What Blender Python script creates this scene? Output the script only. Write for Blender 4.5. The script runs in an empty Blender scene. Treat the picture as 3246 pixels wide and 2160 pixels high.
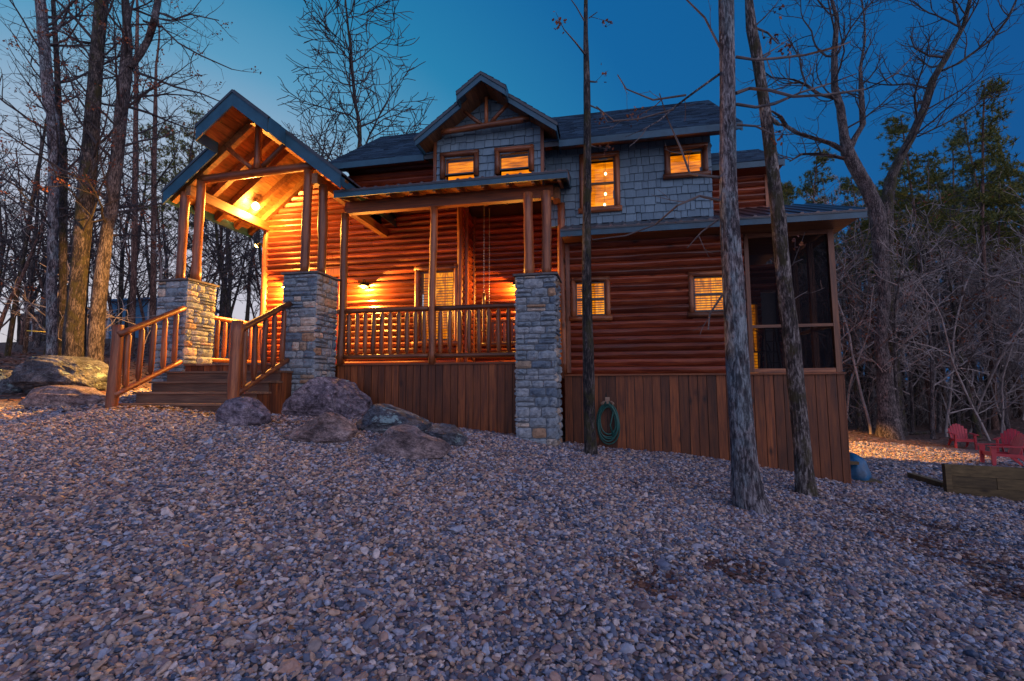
import bpy, math, random
import numpy as np
from mathutils import Matrix, Vector
random.seed(7); RN = np.random.default_rng(7)
SC = bpy.context.scene; COL = SC.collection
# ------------------------------------------------------------------ camera
CAM = np.array([3.2045, -8.4336, -.4299]); YAW, PIT, ROL, FPX = .1969, .0942, .0029, 1516.3
cd = bpy.data.cameras.new('camera'); co = bpy.data.objects.new('camera', cd); COL.objects.link(co)
co.matrix_world = Matrix.Translation(CAM.tolist()) @ Matrix.Rotation(YAW, 4, 'Z') @ Matrix.Rotation(math.pi/2+PIT, 4, 'X') @ Matrix.Rotation(-ROL, 4, 'Z')
cd.sensor_width = 36; cd.lens = FPX/3246*36; cd.clip_start = .05; cd.clip_end = 600
SC.camera = co
# ------------------------------------------------------------------ sky and light
W = bpy.data.worlds.new('World'); SC.world = W; W.use_nodes = True
wn, wl = W.node_tree.nodes, W.node_tree.links
bg = wn['Background']
sky = wn.new('ShaderNodeTexSky'); sky.sky_type = 'NISHITA'; sky.sun_disc = False
SUN_AZ = math.radians(-47)      # compass angle of the afterglow, left of the house and behind it
sky.sun_elevation = math.radians(-2); sky.sun_rotation = SUN_AZ; sky.dust_density = 1.0; sky.ozone_density = 3
tc = wn.new('ShaderNodeTexCoord')
nrm = wn.new('ShaderNodeVectorMath'); nrm.operation = 'NORMALIZE'; flat = wn.new('ShaderNodeVectorMath'); flat.operation = 'MULTIPLY'; flat.inputs[1].default_value = (1, 1, 1.45); wl.new(tc.outputs['Generated'], flat.inputs[0]); wl.new(flat.outputs[0], nrm.inputs[0])
dot = wn.new('ShaderNodeVectorMath'); dot.operation = 'DOT_PRODUCT'; wl.new(nrm.outputs[0], dot.inputs[0])
gd = Vector((math.sin(SUN_AZ)*math.cos(math.radians(4)), math.cos(SUN_AZ)*math.cos(math.radians(4)), math.sin(math.radians(4))))
dot.inputs[1].default_value = gd
ac = wn.new('ShaderNodeMath'); ac.operation = 'ARCCOSINE'; wl.new(dot.outputs['Value'], ac.inputs[0])
dv = wn.new('ShaderNodeMath'); dv.operation = 'DIVIDE'; wl.new(ac.outputs[0], dv.inputs[0]); dv.inputs[1].default_value = math.pi
rp = wn.new('ShaderNodeValToRGB'); wl.new(dv.outputs[0], rp.inputs[0]); el = rp.color_ramp.elements
stops = [(0, (.44, .40, .42)), (.10, (.36, .36, .41)), (.165, (.22, .30, .375)), (.21, (.065, .215, .33)), (.26, (.010, .14, .265)), (.33, (.001, .078, .215)), (.48, (.001, .052, .175)),
         (.58, (.20, .25, .45)), (.75, (.66, .64, .84)), (1, (.90, .78, .90))]
el[0].position, el[0].color = stops[0][0], (*stops[0][1], 1); el[1].position, el[1].color = stops[-1][0], (*stops[-1][1], 1)
for p_, c_ in stops[1:-1]:
    e_ = el.new(p_); e_.color = (*c_, 1)
ml = wn.new('ShaderNodeVectorMath'); ml.operation = 'SCALE'; wl.new(rp.outputs[0], ml.inputs[0]); ml.inputs['Scale'].default_value = 9.2
sk2 = wn.new('ShaderNodeVectorMath'); sk2.operation = 'SCALE'; wl.new(sky.outputs[0], sk2.inputs[0]); sk2.inputs['Scale'].default_value = 1.5
ad = wn.new('ShaderNodeVectorMath'); ad.operation = 'ADD'; wl.new(ml.outputs[0], ad.inputs[0]); wl.new(sk2.outputs[0], ad.inputs[1])
wl.new(ad.outputs[0], bg.inputs[0]); bg.inputs[1].default_value = .10
sl = bpy.data.lights.new('dusk_glow', 'SUN'); sl.energy = .12; sl.angle = math.radians(35); sl.color = (1, .82, .75)
so = bpy.data.objects.new('dusk_glow', sl); COL.objects.link(so)
so.rotation_euler = Vector((math.sin(SUN_AZ), math.cos(SUN_AZ), .25)).to_track_quat('Z', 'Y').to_euler()
SC.view_settings.view_transform = 'Standard'; SC.view_settings.look = 'None'; SC.view_settings.exposure = .65; SC.view_settings.gamma = 1
SC.view_settings.use_curve_mapping = False
SC.cycles.max_bounces = 6; SC.cycles.transparent_max_bounces = 24; SC.cycles.sample_clamp_indirect = 4

# ------------------------------------------------------------------ pixel -> place helpers (u, v in the 3246 x 2160 photograph)
FW = np.array([-math.sin(YAW)*math.cos(PIT), math.cos(YAW)*math.cos(PIT), math.sin(PIT)])
_r = np.array([math.cos(YAW), math.sin(YAW), 0]); _u = np.cross(_r, FW)
RT = math.cos(ROL)*_r + math.sin(ROL)*_u; UP = -math.sin(ROL)*_r + math.cos(ROL)*_u
def ray(u, v): return FW*FPX + RT*(u-1623) - UP*(v-1080)
def aty(u, v, Y): d = ray(u, v); return CAM + d*(Y-CAM[1])/d[1]
def atd(u, v, D): return CAM + ray(u, v)/FPX*D

# ------------------------------------------------------------------ materials
class NT:
    def __init__(s, name):
        s.m = bpy.data.materials.new(name); s.m.use_nodes = True; s.t = s.m.node_tree; s.b = s.t.nodes['Principled BSDF']
        s.out = s.t.nodes['Material Output']
    def n(s, typ, **kw):
        x = s.t.nodes.new('ShaderNode'+typ)
        for k, v in kw.items():
            if hasattr(x, k): setattr(x, k, v)
            else: s.set(x, k.replace('_', ' '), v)
        return x
    def set(s, x, k, v):
        i = x.inputs[k] if k in x.inputs else None
        if i is None: raise KeyError(k)
        if isinstance(v, bpy.types.NodeSocket): s.t.links.new(v, i)
        else: i.default_value = v
    def link(s, a, b): s.t.links.new(a, b)
    def ramp(s, fac, stops, interp='LINEAR'):
        x = s.t.nodes.new('ShaderNodeValToRGB'); s.link(fac, x.inputs[0]); e = x.color_ramp.elements; x.color_ramp.interpolation = interp
        e[0].position, e[0].color = stops[0][0], (*stops[0][1], 1); e[1].position, e[1].color = stops[-1][0], (*stops[-1][1], 1)
        for p, c in stops[1:-1]: k = e.new(p); k.color = (*c, 1)
        return x.outputs[0]
    def math(s, op, a, b=0.0, c=0.0, clamp=False):
        x = s.t.nodes.new('ShaderNodeMath'); x.operation = op; x.use_clamp = clamp
        for i, v in enumerate((a, b, c)):
            if isinstance(v, bpy.types.NodeSocket): s.link(v, x.inputs[i])
            else: x.inputs[i].default_value = v
        return x.outputs[0]
    def mix(s, fac, a, b, mode='MIX'):
        x = s.t.nodes.new('ShaderNodeMix'); x.data_type = 'RGBA'; x.blend_type = mode
        for i, v in ((0, fac), (6, a), (7, b)):
            if isinstance(v, bpy.types.NodeSocket): s.link(v, x.inputs[i])
            else: x.inputs[i].default_value = v if i == 0 else (*v, 1)
        return x.outputs[2]
    def coords(s, sc=(1, 1, 1), rnd=True, kind='pos'):
        if kind == 'pos': g = s.n('NewGeometry').outputs['Position']
        else: g = s.n('TexCoord').outputs['Object']
        mp = s.n('Mapping'); s.link(g, mp.inputs['Vector']); mp.inputs['Scale'].default_value = sc
        if rnd:
            oi = s.n('ObjectInfo'); k = s.math('MULTIPLY', oi.outputs['Random'], 37.0)
            cx = s.n('CombineXYZ'); s.link(k, cx.inputs[0]); s.link(k, cx.inputs[1]); s.link(k, cx.inputs[2]); s.link(cx.outputs[0], mp.inputs['Location'])
        return mp.outputs[0]
    def noise(s, vec, scale, detail=4, rough=.55, dist=0.0):
        x = s.n('TexNoise'); s.link(vec, x.inputs['Vector']); x.inputs['Scale'].default_value = scale; x.inputs['Detail'].default_value = detail
        x.inputs['Roughness'].default_value = rough; x.inputs['Distortion'].default_value = dist; return x.outputs['Fac']
    def vor(s, vec, scale, feat='F1', out='Distance', rnd=1.0):
        x = s.n('TexVoronoi'); x.feature = feat; s.link(vec, x.inputs['Vector']); x.inputs['Scale'].default_value = scale; x.inputs['Randomness'].default_value = rnd
        return x.outputs[out]
    def bump(s, h, strength=.5, dist=.02):
        x = s.n('Bump'); x.inputs['Strength'].default_value = strength; x.inputs['Distance'].default_value = dist; s.link(h, x.inputs['Height']); s.link(x.outputs[0], s.b.inputs['Normal'])
    def base(s, c, rough=.6, **kw):
        if isinstance(c, bpy.types.NodeSocket): s.link(c, s.b.inputs['Base Color'])
        else: s.b.inputs['Base Color'].default_value = (*c, 1)
        if isinstance(rough, bpy.types.NodeSocket): s.link(rough, s.b.inputs['Roughness'])
        else: s.b.inputs['Roughness'].default_value = rough
        for k, v in kw.items(): s.b.inputs[k.replace('_', ' ')].default_value = v
        return s.m

def wood(name, axis, dark, mid, light, rough=.45, knots=True, var=.5, spec=.5):
    """stained timber; grain runs along axis 0/1/2, each piece a little different"""
    t = NT(name); sc = [1.0, 1.0, 1.0]; sc[axis] = .07
    v = t.coords(tuple(sc)); g = t.noise(v, 26, 5, .65, .4)
    c = t.ramp(g, [(.28, dark), (.5, mid), (.72, light)])
    sc2 = [1.0, 1.0, 1.0]; sc2[axis] = .35
    v2 = t.coords(tuple(sc2)); g2 = t.noise(v2, 3.0, 3, .5)
    c = t.mix(t.ramp(g2, [(.35, (0, 0, 0)), (.7, (1, 1, 1))]), c, dark, 'MIX') if False else c
    blot = t.ramp(g2, [(.3, (.7, .66, .66)), (.65, (1.12, 1.08, 1.05))])
    c = t.mix(1.0, c, blot, 'MULTIPLY')
    if knots:
        sc3 = [1.0, 1.0, 1.0]; sc3[axis] = .55
        k = t.vor(t.coords(tuple(sc3)), 2.6)
        kk = t.ramp(k, [(.03, (.14, .11, .1)), (.085, (.62, .58, .55)), (.14, (1, 1, 1))])
        c = t.mix(1.0, c, kk, 'MULTIPLY')
    oi = t.n('ObjectInfo'); r = t.ramp(oi.outputs['Random'], [(0, (1-var, 1-var, 1-var)), (1, (1+var*.5, 1+var*.45, 1+var*.4))])
    c = t.mix(1.0, c, r, 'MULTIPLY')
    t.base(c, rough); t.b.inputs['Specular IOR Level'].default_value = spec
    t.bump(g, .35, .006); return t.m
WL = dict(dark=(.10, .018, .010), mid=(.235, .043, .016), light=(.38, .098, .030))
M = {}
LE = dict(sconce=290, ceil=330, flood=2600, rear=5600)
M['log_x'] = wood('log_stain_x', 0, **WL, rough=.36); M['log_y'] = wood('log_stain_y', 1, **WL, rough=.38)
PW = dict(dark=(.08, .024, .012), mid=(.25, .08, .03), light=(.42, .155, .055))
M['post'] = wood('round_log_z', 2, **PW, rough=.4); M['rail_x'] = wood('round_log_x', 0, **PW, rough=.4); M['rail_y'] = wood('round_log_y', 1, **PW, rough=.4)
SK = dict(dark=(.055, .018, .010), mid=(.19, .052, .013), light=(.30, .092, .022))
M['skirt'] = wood('skirt_plank', 2, **SK, rough=.6, var=.55)
M['tread'] = wood('tread_board', 0, dark=(.12, .065, .04), mid=(.26, .145, .09), light=(.38, .23, .14), rough=.65, knots=False)
BW = dict(dark=(.10, .034, .014), mid=(.24, .10, .036), light=(.36, .17, .06))
M['ceil'] = wood('ceiling_board', 1, **BW, rough=.5, var=.25); M['ceil_x'] = wood('ceiling_board_x', 0, **BW, rough=.5, var=.25)
M['beam_x'] = wood('beam_x', 0, **SK, rough=.55, knots=False, var=.2); M['beam_y'] = wood('beam_y', 1, **BW, rough=.55, var=.2)
M['raft'] = wood('rafter', 1, **BW, rough=.55, var=.3)
M['yard'] = wood('yard_timber', 0, dark=(.06, .04, .015), mid=(.13, .09, .035), light=(.20, .14, .06), rough=.7)

M['riser'] = wood('riser_board', 0, dark=(.07, .035, .022), mid=(.15, .08, .05), light=(.22, .13, .08), rough=.7, knots=False)
def simple(name, c, rough=.6, nscale=12, amt=.25, bump=.0, **kw):
    t = NT(name); v = t.coords((1, 1, 1)); g = t.noise(v, nscale, 5, .6)
    a = tuple(x*(1-amt) for x in c); b = tuple(min(1, x*(1+amt)) for x in c)
    t.base(t.ramp(g, [(.3, a), (.7, b)]), rough, **kw)
    if bump: t.bump(g, bump, .01)
    return t.m
M['fascia'] = simple('slate_fascia_paint', (.022, .085, .135), .45, 3, .3, .05)
M['trim_dark'] = simple('eave_flashing', (.045, .06, .075), .4, 4, .2)
M['metal'] = simple('bronze_metal_roof', (.085, .07, .075), .32, 3, .2, Metallic=.5)
M['steel'] = simple('dark_steel', (.02, .02, .022), .4, 8, .2, Metallic=.6)
M['chain'] = simple('chain_steel', (.35, .33, .3), .35, 8, .2, Metallic=.9)
M['sash'] = simple('bronze_sash', (.03, .035, .042), .4, 8, .1)
M['cap'] = simple('pillar_cap_stone', (.11, .10, .10), .8, 20, .4, .4)
M['mortar'] = simple('mortar', (.13, .15, .17), .95, 40, .3, .5)
M['red_door'] = simple('red_door_paint', (.32, .02, .015), .4, 5, .1)
M['grey_door'] = simple('grey_door_paint', (.13, .13, .15), .45, 5, .1)
M['red_plastic'] = simple('red_plastic', (.52, .04, .055), .45, 5, .12)
M['tarp'] = simple('blue_tarp', (.006, .09, .20), .4, 5, .5, 1.0)
M['hose'] = simple('green_hose', (.012, .10, .085), .35, 9, .2)
M['hanger'] = simple('hose_hanger', (.3, .2, .14), .6, 9, .2)
M['siding_blue'] = simple('blue_metal_siding', (.08, .24, .42), .5, 2, .1)
M['siding_tan'] = simple('tan_siding', (.50, .32, .24), .6, 2, .1)
M['white_trim'] = simple('white_trim', (.6, .6, .62), .5, 4, .08)
M['house_roof'] = simple('far_roof', (.07, .05, .05), .8, 6, .2)
M['blind'] = simple('blind_slat', (.16, .09, .04), .5, 9, .1)
M['clapper'] = simple('yellow_tape', (.7, .5, .05), .5, 9, .1)

def mat_shingle():
    t = NT('cedar_shake_blue_grey'); v = t.coords((1, 1, .12)); g = t.noise(v, 40, 4, .6)
    c = t.ramp(g, [(.25, (.12, .20, .265)), (.75, (.18, .275, .35))])
    oi = t.n('ObjectInfo'); gi = t.n('NewGeometry')
    r = t.ramp(oi.outputs['Random'], [(0, (.78, .8, .82)), (1, (1.15, 1.12, 1.1))]); c = t.mix(1, c, r, 'MULTIPLY')
    t.base(c, .7); t.bump(g, .3, .004); return t.m
M['shake'] = mat_shingle()
def mat_asphalt():
    t = NT('asphalt_shingle'); g = t.n('NewGeometry'); v = t.coords((1, 1, 1), False)
    c = t.ramp(g.outputs['Random Per Island'], [(0, (.008, .026, .05)), (.5, (.022, .055, .10)), (1, (.042, .095, .155))])
    n = t.noise(v, 150, 2, .6); c = t.mix(1, c, t.ramp(n, [(.3, (.7, .7, .7)), (.7, (1.3, 1.3, 1.3))]), 'MULTIPLY')
    t.base(c, .85); t.bump(n, .4, .004); return t.m
M['asphalt'] = mat_asphalt()
def mat_stone():
    t = NT('ledge_stone'); oi = t.n('ObjectInfo'); v = t.coords((1, 1, 1))
    c = t.ramp(oi.outputs['Random'], [(0, (.20, .26, .31)), (.2, (.28, .33, .37)), (.42, (.14, .19, .245)), (.54, (.31, .35, .385)), (.74, (.25, .295, .33)), (.86, (.34, .26, .19)), (.91, (.55, .46, .38)), (.97, (.38, .24, .15))], 'CONSTANT')
    n = t.noise(v, 14, 5, .6, .6); c = t.mix(1, c, t.ramp(n, [(.3, (.35, .38, .42)), (.46, (.85, .85, .85)), (.7, (1.25, 1.22, 1.18))]), 'MULTIPLY')
    n2 = t.noise(v, 40, 5, .7); t.base(c, .85); t.bump(t.math('ADD', n, t.math('MULTIPLY', n2, .4)), .8, .015); return t.m
M['stone'] = mat_stone()
def mat_rock(name, a, b, c_, lich=(.30, .42, .42), lamt=.6):
    t = NT(name); v = t.coords((1, 1, 1.6)); n = t.noise(v, 2.2, 7, .62, .8); n2 = t.noise(v, 9, 6, .7)
    c = t.ramp(n, [(.3, a), (.5, b), (.72, c_)])
    sp = t.ramp(n2, [(.38, (.42, .4, .42)), (.6, (1.3, 1.27, 1.25))]); c = t.mix(1, c, sp, 'MULTIPLY')
    ck = t.noise(v, 3.3, 5, .6, 2.5); cr = t.ramp(ck, [(.465, (1, 1, 1)), (.495, (.25, .24, .26)), (.525, (1, 1, 1))]); c = t.mix(.75, c, cr, 'MULTIPLY')
    n3 = t.noise(v, 34, 4, .7); c = t.mix(1, c, t.ramp(n3, [(.35, (.72, .7, .72)), (.65, (1.25, 1.25, 1.25))]), 'MULTIPLY')
    g = t.n('NewGeometry'); sx = t.n('SeparateXYZ'); t.link(g.outputs['Normal'], sx.inputs[0])
    l = t.noise(v, 3.2, 6, .75, .3); up = t.math('MULTIPLY', t.math('ADD', sx.outputs[2], .25, clamp=True), 1.0, clamp=True)
    lm = t.math('MULTIPLY', t.ramp(l, [(lamt, (0, 0, 0)), (lamt+.04, (1, 1, 1))]), up)
    c = t.mix(lm, c, lich); t.base(c, .88)
    h = t.math('ADD', t.math('ADD', n, t.math('MULTIPLY', n2, .6)), t.math('MULTIPLY', n3, .18)); t.bump(h, 1.0, .10); return t.m
M['rock_purple'] = mat_rock('rock_purple', (.055, .048, .068), (.25, .215, .265), (.54, .47, .51))
M['rock_brown'] = mat_rock('rock_brown', (.10, .07, .07), (.29, .22, .215), (.48, .38, .35), lamt=.72)
M['rock_dark'] = mat_rock('rock_dark', (.02, .025, .035), (.095, .11, .135), (.27, .28, .30), lamt=.56)
def mat_bark(name, dark, mid, light, patch=None, moss=None, orange=0):
    t = NT(name); v = t.coords((1, 1, .22), True, 'obj'); n = t.noise(v, 30, 7, .78, .9); vo = t.vor(v, 40); n3 = t.noise(t.coords((1, 1, .5), True, 'obj'), 5, 4, .65)
    h = t.math('ADD', t.math('ADD', n, t.math('MULTIPLY', vo, -.16)), t.math('MULTIPLY', t.math('SUBTRACT', n3, .5), .45))
    c = t.ramp(h, [(.34, dark), (.44, mid), (.56, light)])
    v2 = t.coords((1, 1, .6), True, 'obj'); p = t.noise(v2, 3.0, 6, .7)
    if patch: c = t.mix(t.ramp(p, [(.50, (0, 0, 0)), (.60, (.85, .85, .85))]), c, t.mix(1, patch, t.ramp(h, [(.34, (.22, .22, .24)), (.52, (1.15, 1.15, 1.15))]), 'MULTIPLY'))
    if moss:
        q = t.noise(v2, 4.1, 5, .7, .4); c = t.mix(t.ramp(q, [(.5, (0, 0, 0)), (.6, (.85, .85, .85))]), c, moss)
    t.base(c, .95); t.bump(h, 1.0, .05); return t.m
M['bark_lichen'] = mat_bark('bark_lichen', (.03, .024, .03), (.17, .145, .155), (.46, .43, .44), patch=(.30, .36, .39))
M['bark_moss'] = mat_bark('bark_moss', (.02, .015, .014), (.13, .10, .095), (.42, .38, .35), moss=(.055, .045, .015))
M['bark_dark'] = mat_bark('bark_dark', (.010, .009, .011), (.06, .047, .045), (.20, .165, .15), moss=(.05, .045, .012))
M['bark_grey'] = mat_bark('bark_grey', (.02, .015, .017), (.10, .08, .078), (.25, .21, .20))
M['bark_pine'] = mat_bark('bark_pine', (.05, .026, .022), (.17, .095, .075), (.30, .18, .14))
M['twig'] = simple('twig_bark', (.05, .042, .045), .9, 6, .4)
M['twig_pale'] = simple('twig_bark_pale', (.30, .255, .24), .9, 3, .45)
M['twig_mid'] = simple('twig_bark_mid', (.12, .095, .09), .9, 3, .45)
def mat_leaf(name, cols, rough=.7):
    t = NT(name); g = t.n('NewGeometry'); n = len(cols)
    t.base(t.ramp(g.outputs['Random Per Island'], [(i/(n-1), c) for i, c in enumerate(cols)]), rough); return t.m
M['dead_leaf'] = mat_leaf('dead_oak_leaf', [(.10, .028, .018), (.19, .055, .025), (.30, .10, .03)])
M['litter_leaf'] = mat_leaf('fallen_leaf', [(.06, .022, .02), (.12, .05, .04), (.20, .09, .065), (.30, .19, .17)])
M['near_leaf'] = mat_leaf('dead_leaf_on_gravel', [(.045, .018, .018), (.08, .03, .025), (.12, .045, .03), (.24, .10, .04)])
M['needle'] = mat_leaf('pine_needle', [(.03, .055, .015), (.11, .125, .02), (.30, .24, .035)])
M['grass'] = mat_leaf('dry_grass', [(.08, .07, .02), (.16, .13, .05), (.22, .17, .09)])
PEB = [(min(.72, 2.15*c[0]**1.38), min(.72, 2.05*c[1]**1.38), min(.75, 2.2*c[2]**1.38)) for c in [(.11, .125, .155), (.22, .19, .17), (.15, .165, .20), (.33, .27, .22), (.24, .24, .26), (.07, .09, .125), (.29, .21, .17), (.19, .15, .15), (.38, .34, .31), (.14, .11, .11), (.33, .25, .19), (.26, .28, .31)]]
def mat_pebble():
    t = NT('river_pebble'); oi = t.n('ObjectInfo')
    c = t.ramp(oi.outputs['Random'], [(i/len(PEB), c) for i, c in enumerate(PEB)], 'CONSTANT')
    v = t.coords((1, 1, 1)); n = t.noise(v, 30, 3, .6); c = t.mix(1, c, t.ramp(n, [(.3, (.7, .7, .7)), (.7, (1.25, 1.25, 1.25))]), 'MULTIPLY')
    t.base(c, .62); return t.m
M['pebble'] = mat_pebble()
def mat_ground():
    t = NT('gravel_and_leaf_ground'); v = t.coords((1, 1, 1), False)
    vo = t.n('TexVoronoi'); t.link(v, vo.inputs['Vector']); vo.inputs['Scale'].default_value = 26
    sx = t.n('SeparateColor'); t.link(vo.outputs['Color'], sx.inputs[0])
    peb = t.ramp(sx.outputs[0], [(i/len(PEB), tuple(x*.9 for x in c)) for i, c in enumerate(PEB)], 'CONSTANT')
    peb = t.mix(1, peb, t.ramp(vo.outputs['Distance'], [(.25, (1.05, 1.05, 1.05)), (.7, (.25, .24, .25))]), 'MULTIPLY')
    lv = t.n('TexVoronoi'); t.link(v, lv.inputs['Vector']); lv.inputs['Scale'].default_value = 12
    sl_ = t.n('SeparateColor'); t.link(lv.outputs['Color'], sl_.inputs[0])
    leaf = t.ramp(sl_.outputs[0], [(0, (.045, .025, .02)), (.4, (.09, .05, .04)), (.75, (.15, .085, .06)), (1, (.22, .14, .12))])
    at = t.n('Attribute'); at.attribute_name = 'gravel'; n = t.noise(v, 1.6, 4, .6)
    f = t.math('ADD', at.outputs['Fac'], t.math('MULTIPLY', t.math('SUBTRACT', n, .5), .8)); fm = t.ramp(f, [(.45, (0, 0, 0)), (.55, (1, 1, 1))])
    t.base(t.mix(fm, leaf, peb), .9); t.bump(t.math('MULTIPLY', vo.outputs['Distance'], -1.0), .7, .03); return t.m
M['ground'] = mat_ground()
def emis(name, col, strength, pat=None):
    t = NT(name); t.base((0.02, .015, .01), .9); e = t.b.inputs['Emission Color']
    if pat:
        v = t.coords(pat, False); n = t.math('ADD', t.math('MULTIPLY', t.noise(v, 6, 3, .6, .3), .6), t.math('MULTIPLY', t.noise(t.coords((1, 1, 1), False), 2.1, 1, .4), .4))
        t.link(t.ramp(n, [(.36, tuple(x*.25 for x in col)), (.5, tuple(x*.8 for x in col)), (.62, (col[0]*1.15, col[1]*1.5, col[2]*6))]), e)  # brighter and dimmer patches of room light painted into the emission
    else: e.default_value = (*col, 1)
    t.b.inputs['Emission Strength'].default_value = strength; return t.m
M['room'] = emis('glowing_room_wall', (1.0, .27, .0005), .74, (2.5, 1, 1))  # emission on the back plane stands in for lamplight in the room
M['curtain'] = emis('glowing_curtain', (1.0, .22, .002), .42)  # cloth emits by itself, lamplight put into its colour
M['room_wood'] = emis('glowing_room_boards', (1.0, .24, .001), .74, (.5, 1, 6))  # boards emit too, in place of a lamp inside
M['bulb'] = emis('lamp_bulb', (1.0, .62, .16), 22)
M['bulb_small'] = emis('lamp_bulb_small', (1.0, .72, .3), 5)
def mat_glass():
    t = NT('window_glass'); tr = t.n('BsdfTransparent'); tr.inputs[0].default_value = (.97, .97, .97, 1); gl = t.n('BsdfGlossy'); gl.inputs['Roughness'].default_value = .02
    fr = t.n('Fresnel'); fr.inputs[0].default_value = 1.45; mx = t.n('MixShader'); t.link(t.math('MULTIPLY', fr.outputs[0], 0.55, clamp=True), mx.inputs[0])
    t.link(tr.outputs[0], mx.inputs[1]); t.link(gl.outputs[0], mx.inputs[2]); t.link(mx.outputs[0], t.out.inputs[0]); return t.m
M['glass'] = mat_glass()
def mat_screen():
    t = NT('insect_screen'); tr = t.n('BsdfTransparent'); df = t.n('BsdfDiffuse'); df.inputs[0].default_value = (.012, .012, .016, 1)
    mx = t.n('MixShader'); mx.inputs[0].default_value = .42; t.link(tr.outputs[0], mx.inputs[1]); t.link(df.outputs[0], mx.inputs[2]); t.link(mx.outputs[0], t.out.inputs[0]); return t.m
M['screen'] = mat_screen()

# ------------------------------------------------------------------ object helpers
def mk(name, V, Fc, mat, parent=None, smooth=False, loc=None):
    me = bpy.data.meshes.new(name); me.from_pydata([tuple(map(float, v)) for v in V], [], Fc)
    if mat is not None: me.materials.append(M[mat] if isinstance(mat, str) else mat)
    if smooth: me.polygons.foreach_set('use_smooth', [True]*len(me.polygons))
    me.update(); return ob(name, me, parent, loc)
def ob(name, me, parent=None, loc=None, scale=None, rot=None):
    o = bpy.data.objects.new(name, me); COL.objects.link(o)
    if parent is not None: o.parent = parent
    if loc is not None: o.location = [float(x) for x in loc]
    if scale is not None: o.scale = [float(x) for x in scale]
    if rot is not None: o.rotation_euler = rot
    return o
def thing(name, label, cat, group=None, loc=(0, 0, 0), rotz=0, kind=None):
    o = ob(name, None, None, loc, None, (0, 0, rotz)); return tag(o, label, cat, group, kind)
def tag(o, label=None, cat=None, group=None, kind=None):
    if label: o['label'] = label
    if cat: o['category'] = cat
    if group: o['group'] = group
    if kind: o['kind'] = kind
    return o
def dup(root, loc=None, rotz=None, scale=None, label=None, group=None):
    r = root.copy(); COL.objects.link(r)
    if loc is not None: r.location = [float(x) for x in loc]
    if rotz is not None: r.rotation_euler = (0, 0, rotz)
    if scale is not None: r.scale = (scale, scale, scale) if not isinstance(scale, tuple) else scale
    if label: r['label'] = label
    if group: r['group'] = group
    for ch in KIDS.get(root.name, root.children):
        c = ch.copy(); COL.objects.link(c); c.parent = r
    return r
KIDS = {}
BF = [(0, 1, 2, 3), (7, 6, 5, 4), (0, 4, 5, 1), (1, 5, 6, 2), (2, 6, 7, 3), (3, 7, 4, 0)]
class G:
    """collects shapes into one mesh"""
    def __init__(s): s.V = []; s.F = []
    def add(s, V, F): k = len(s.V); s.V += [tuple(v) for v in V]; s.F += [tuple(i+k for i in f) for f in F]; return s
    def box(s, x0, x1, y0, y1, z0, z1):
        return s.add([(x0, y0, z0), (x0, y1, z0), (x1, y1, z0), (x1, y0, z0), (x0, y0, z1), (x0, y1, z1), (x1, y1, z1), (x1, y0, z1)], BF)
    def beam(s, p, q, w, h, up=(0, 0, 1)):
        p, q, up = Vector(p), Vector(q), Vector(up); d = (q-p).normalized(); r = d.cross(up).normalized()*w/2; u = r.cross(d).normalized()*h/2
        return s.add([p-r-u, p-r+u, p+r+u, p+r-u, q-r-u, q-r+u, q+r+u, q+r-u], BF)
    def prism(s, pts, off):
        n = len(pts); o = Vector(off); return s.add([Vector(p) for p in pts]+[Vector(p)+o for p in pts], [tuple(range(n-1, -1, -1)), tuple(range(n, 2*n))]+[(i, (i+1) % n, n+(i+1) % n, n+i) for i in range(n)])
    def tube(s, pts, rad, n=8, cap=True, wob=0, rng=random):
        pts = [Vector([float(c) for c in p]) for p in pts]; k0 = len(s.V); m = len(pts)
        a = None
        for i, p in enumerate(pts):
            d = (pts[min(i+1, m-1)]-pts[max(i-1, 0)])
            d = d.normalized() if d.length > 1e-9 else Vector((0, 0, 1))
            if a is None: a = d.orthogonal().normalized()
            else:
                a = a-d*a.dot(d); a = a.normalized() if a.length > 1e-6 else d.orthogonal().normalized()
            b = d.cross(a); r = rad[i] if hasattr(rad, '__len__') else rad
            for j in range(n):
                t = 2*math.pi*j/n; rr = r*(1+(rng.uniform(-wob, wob) if wob else 0)); q = p+(a*math.cos(t)+b*math.sin(t))*rr; s.V.append((q.x, q.y, q.z))
        for i in range(m-1):
            for j in range(n):
                s.F.append((k0+i*n+j, k0+i*n+(j+1) % n, k0+(i+1)*n+(j+1) % n, k0+(i+1)*n+j))
        if cap and n > 2: s.F.append(tuple(k0+j for j in range(n-1, -1, -1))); s.F.append(tuple(k0+(m-1)*n+j for j in range(n)))
        return s
    def build(s, name, mat, parent=None, smooth=False, loc=None): return mk(name, s.V, s.F, mat, parent, smooth, loc)
def logpiece(name, p, q, r, mat, parent, n=10, wob=.05, taper=0, seg=.18, knob=0, smooth=True):
    p, q = Vector(p), Vector(q); L = (q-p).length; m = max(2, int(L/seg)+1); pts = []; rad = []
    ph = random.uniform(0, 9)
    for i in range(m):
        t = i/(m-1); o = Vector((math.sin(ph+t*L*2.3), math.cos(ph*1.7+t*L*1.9), math.sin(ph*2.1+t*L*1.3)))*r*.09
        if i in (0, m-1): o *= .2
        pts.append(p.lerp(q, t)+o); rr = r*(1-taper*t)*(1+random.uniform(-wob, wob)*.5)
        if knob and random.random() < knob: rr *= 1.13
        rad.append(rr)
    return G().tube(pts, rad, n, True, wob*.5).build(name, mat, parent, smooth)

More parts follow.
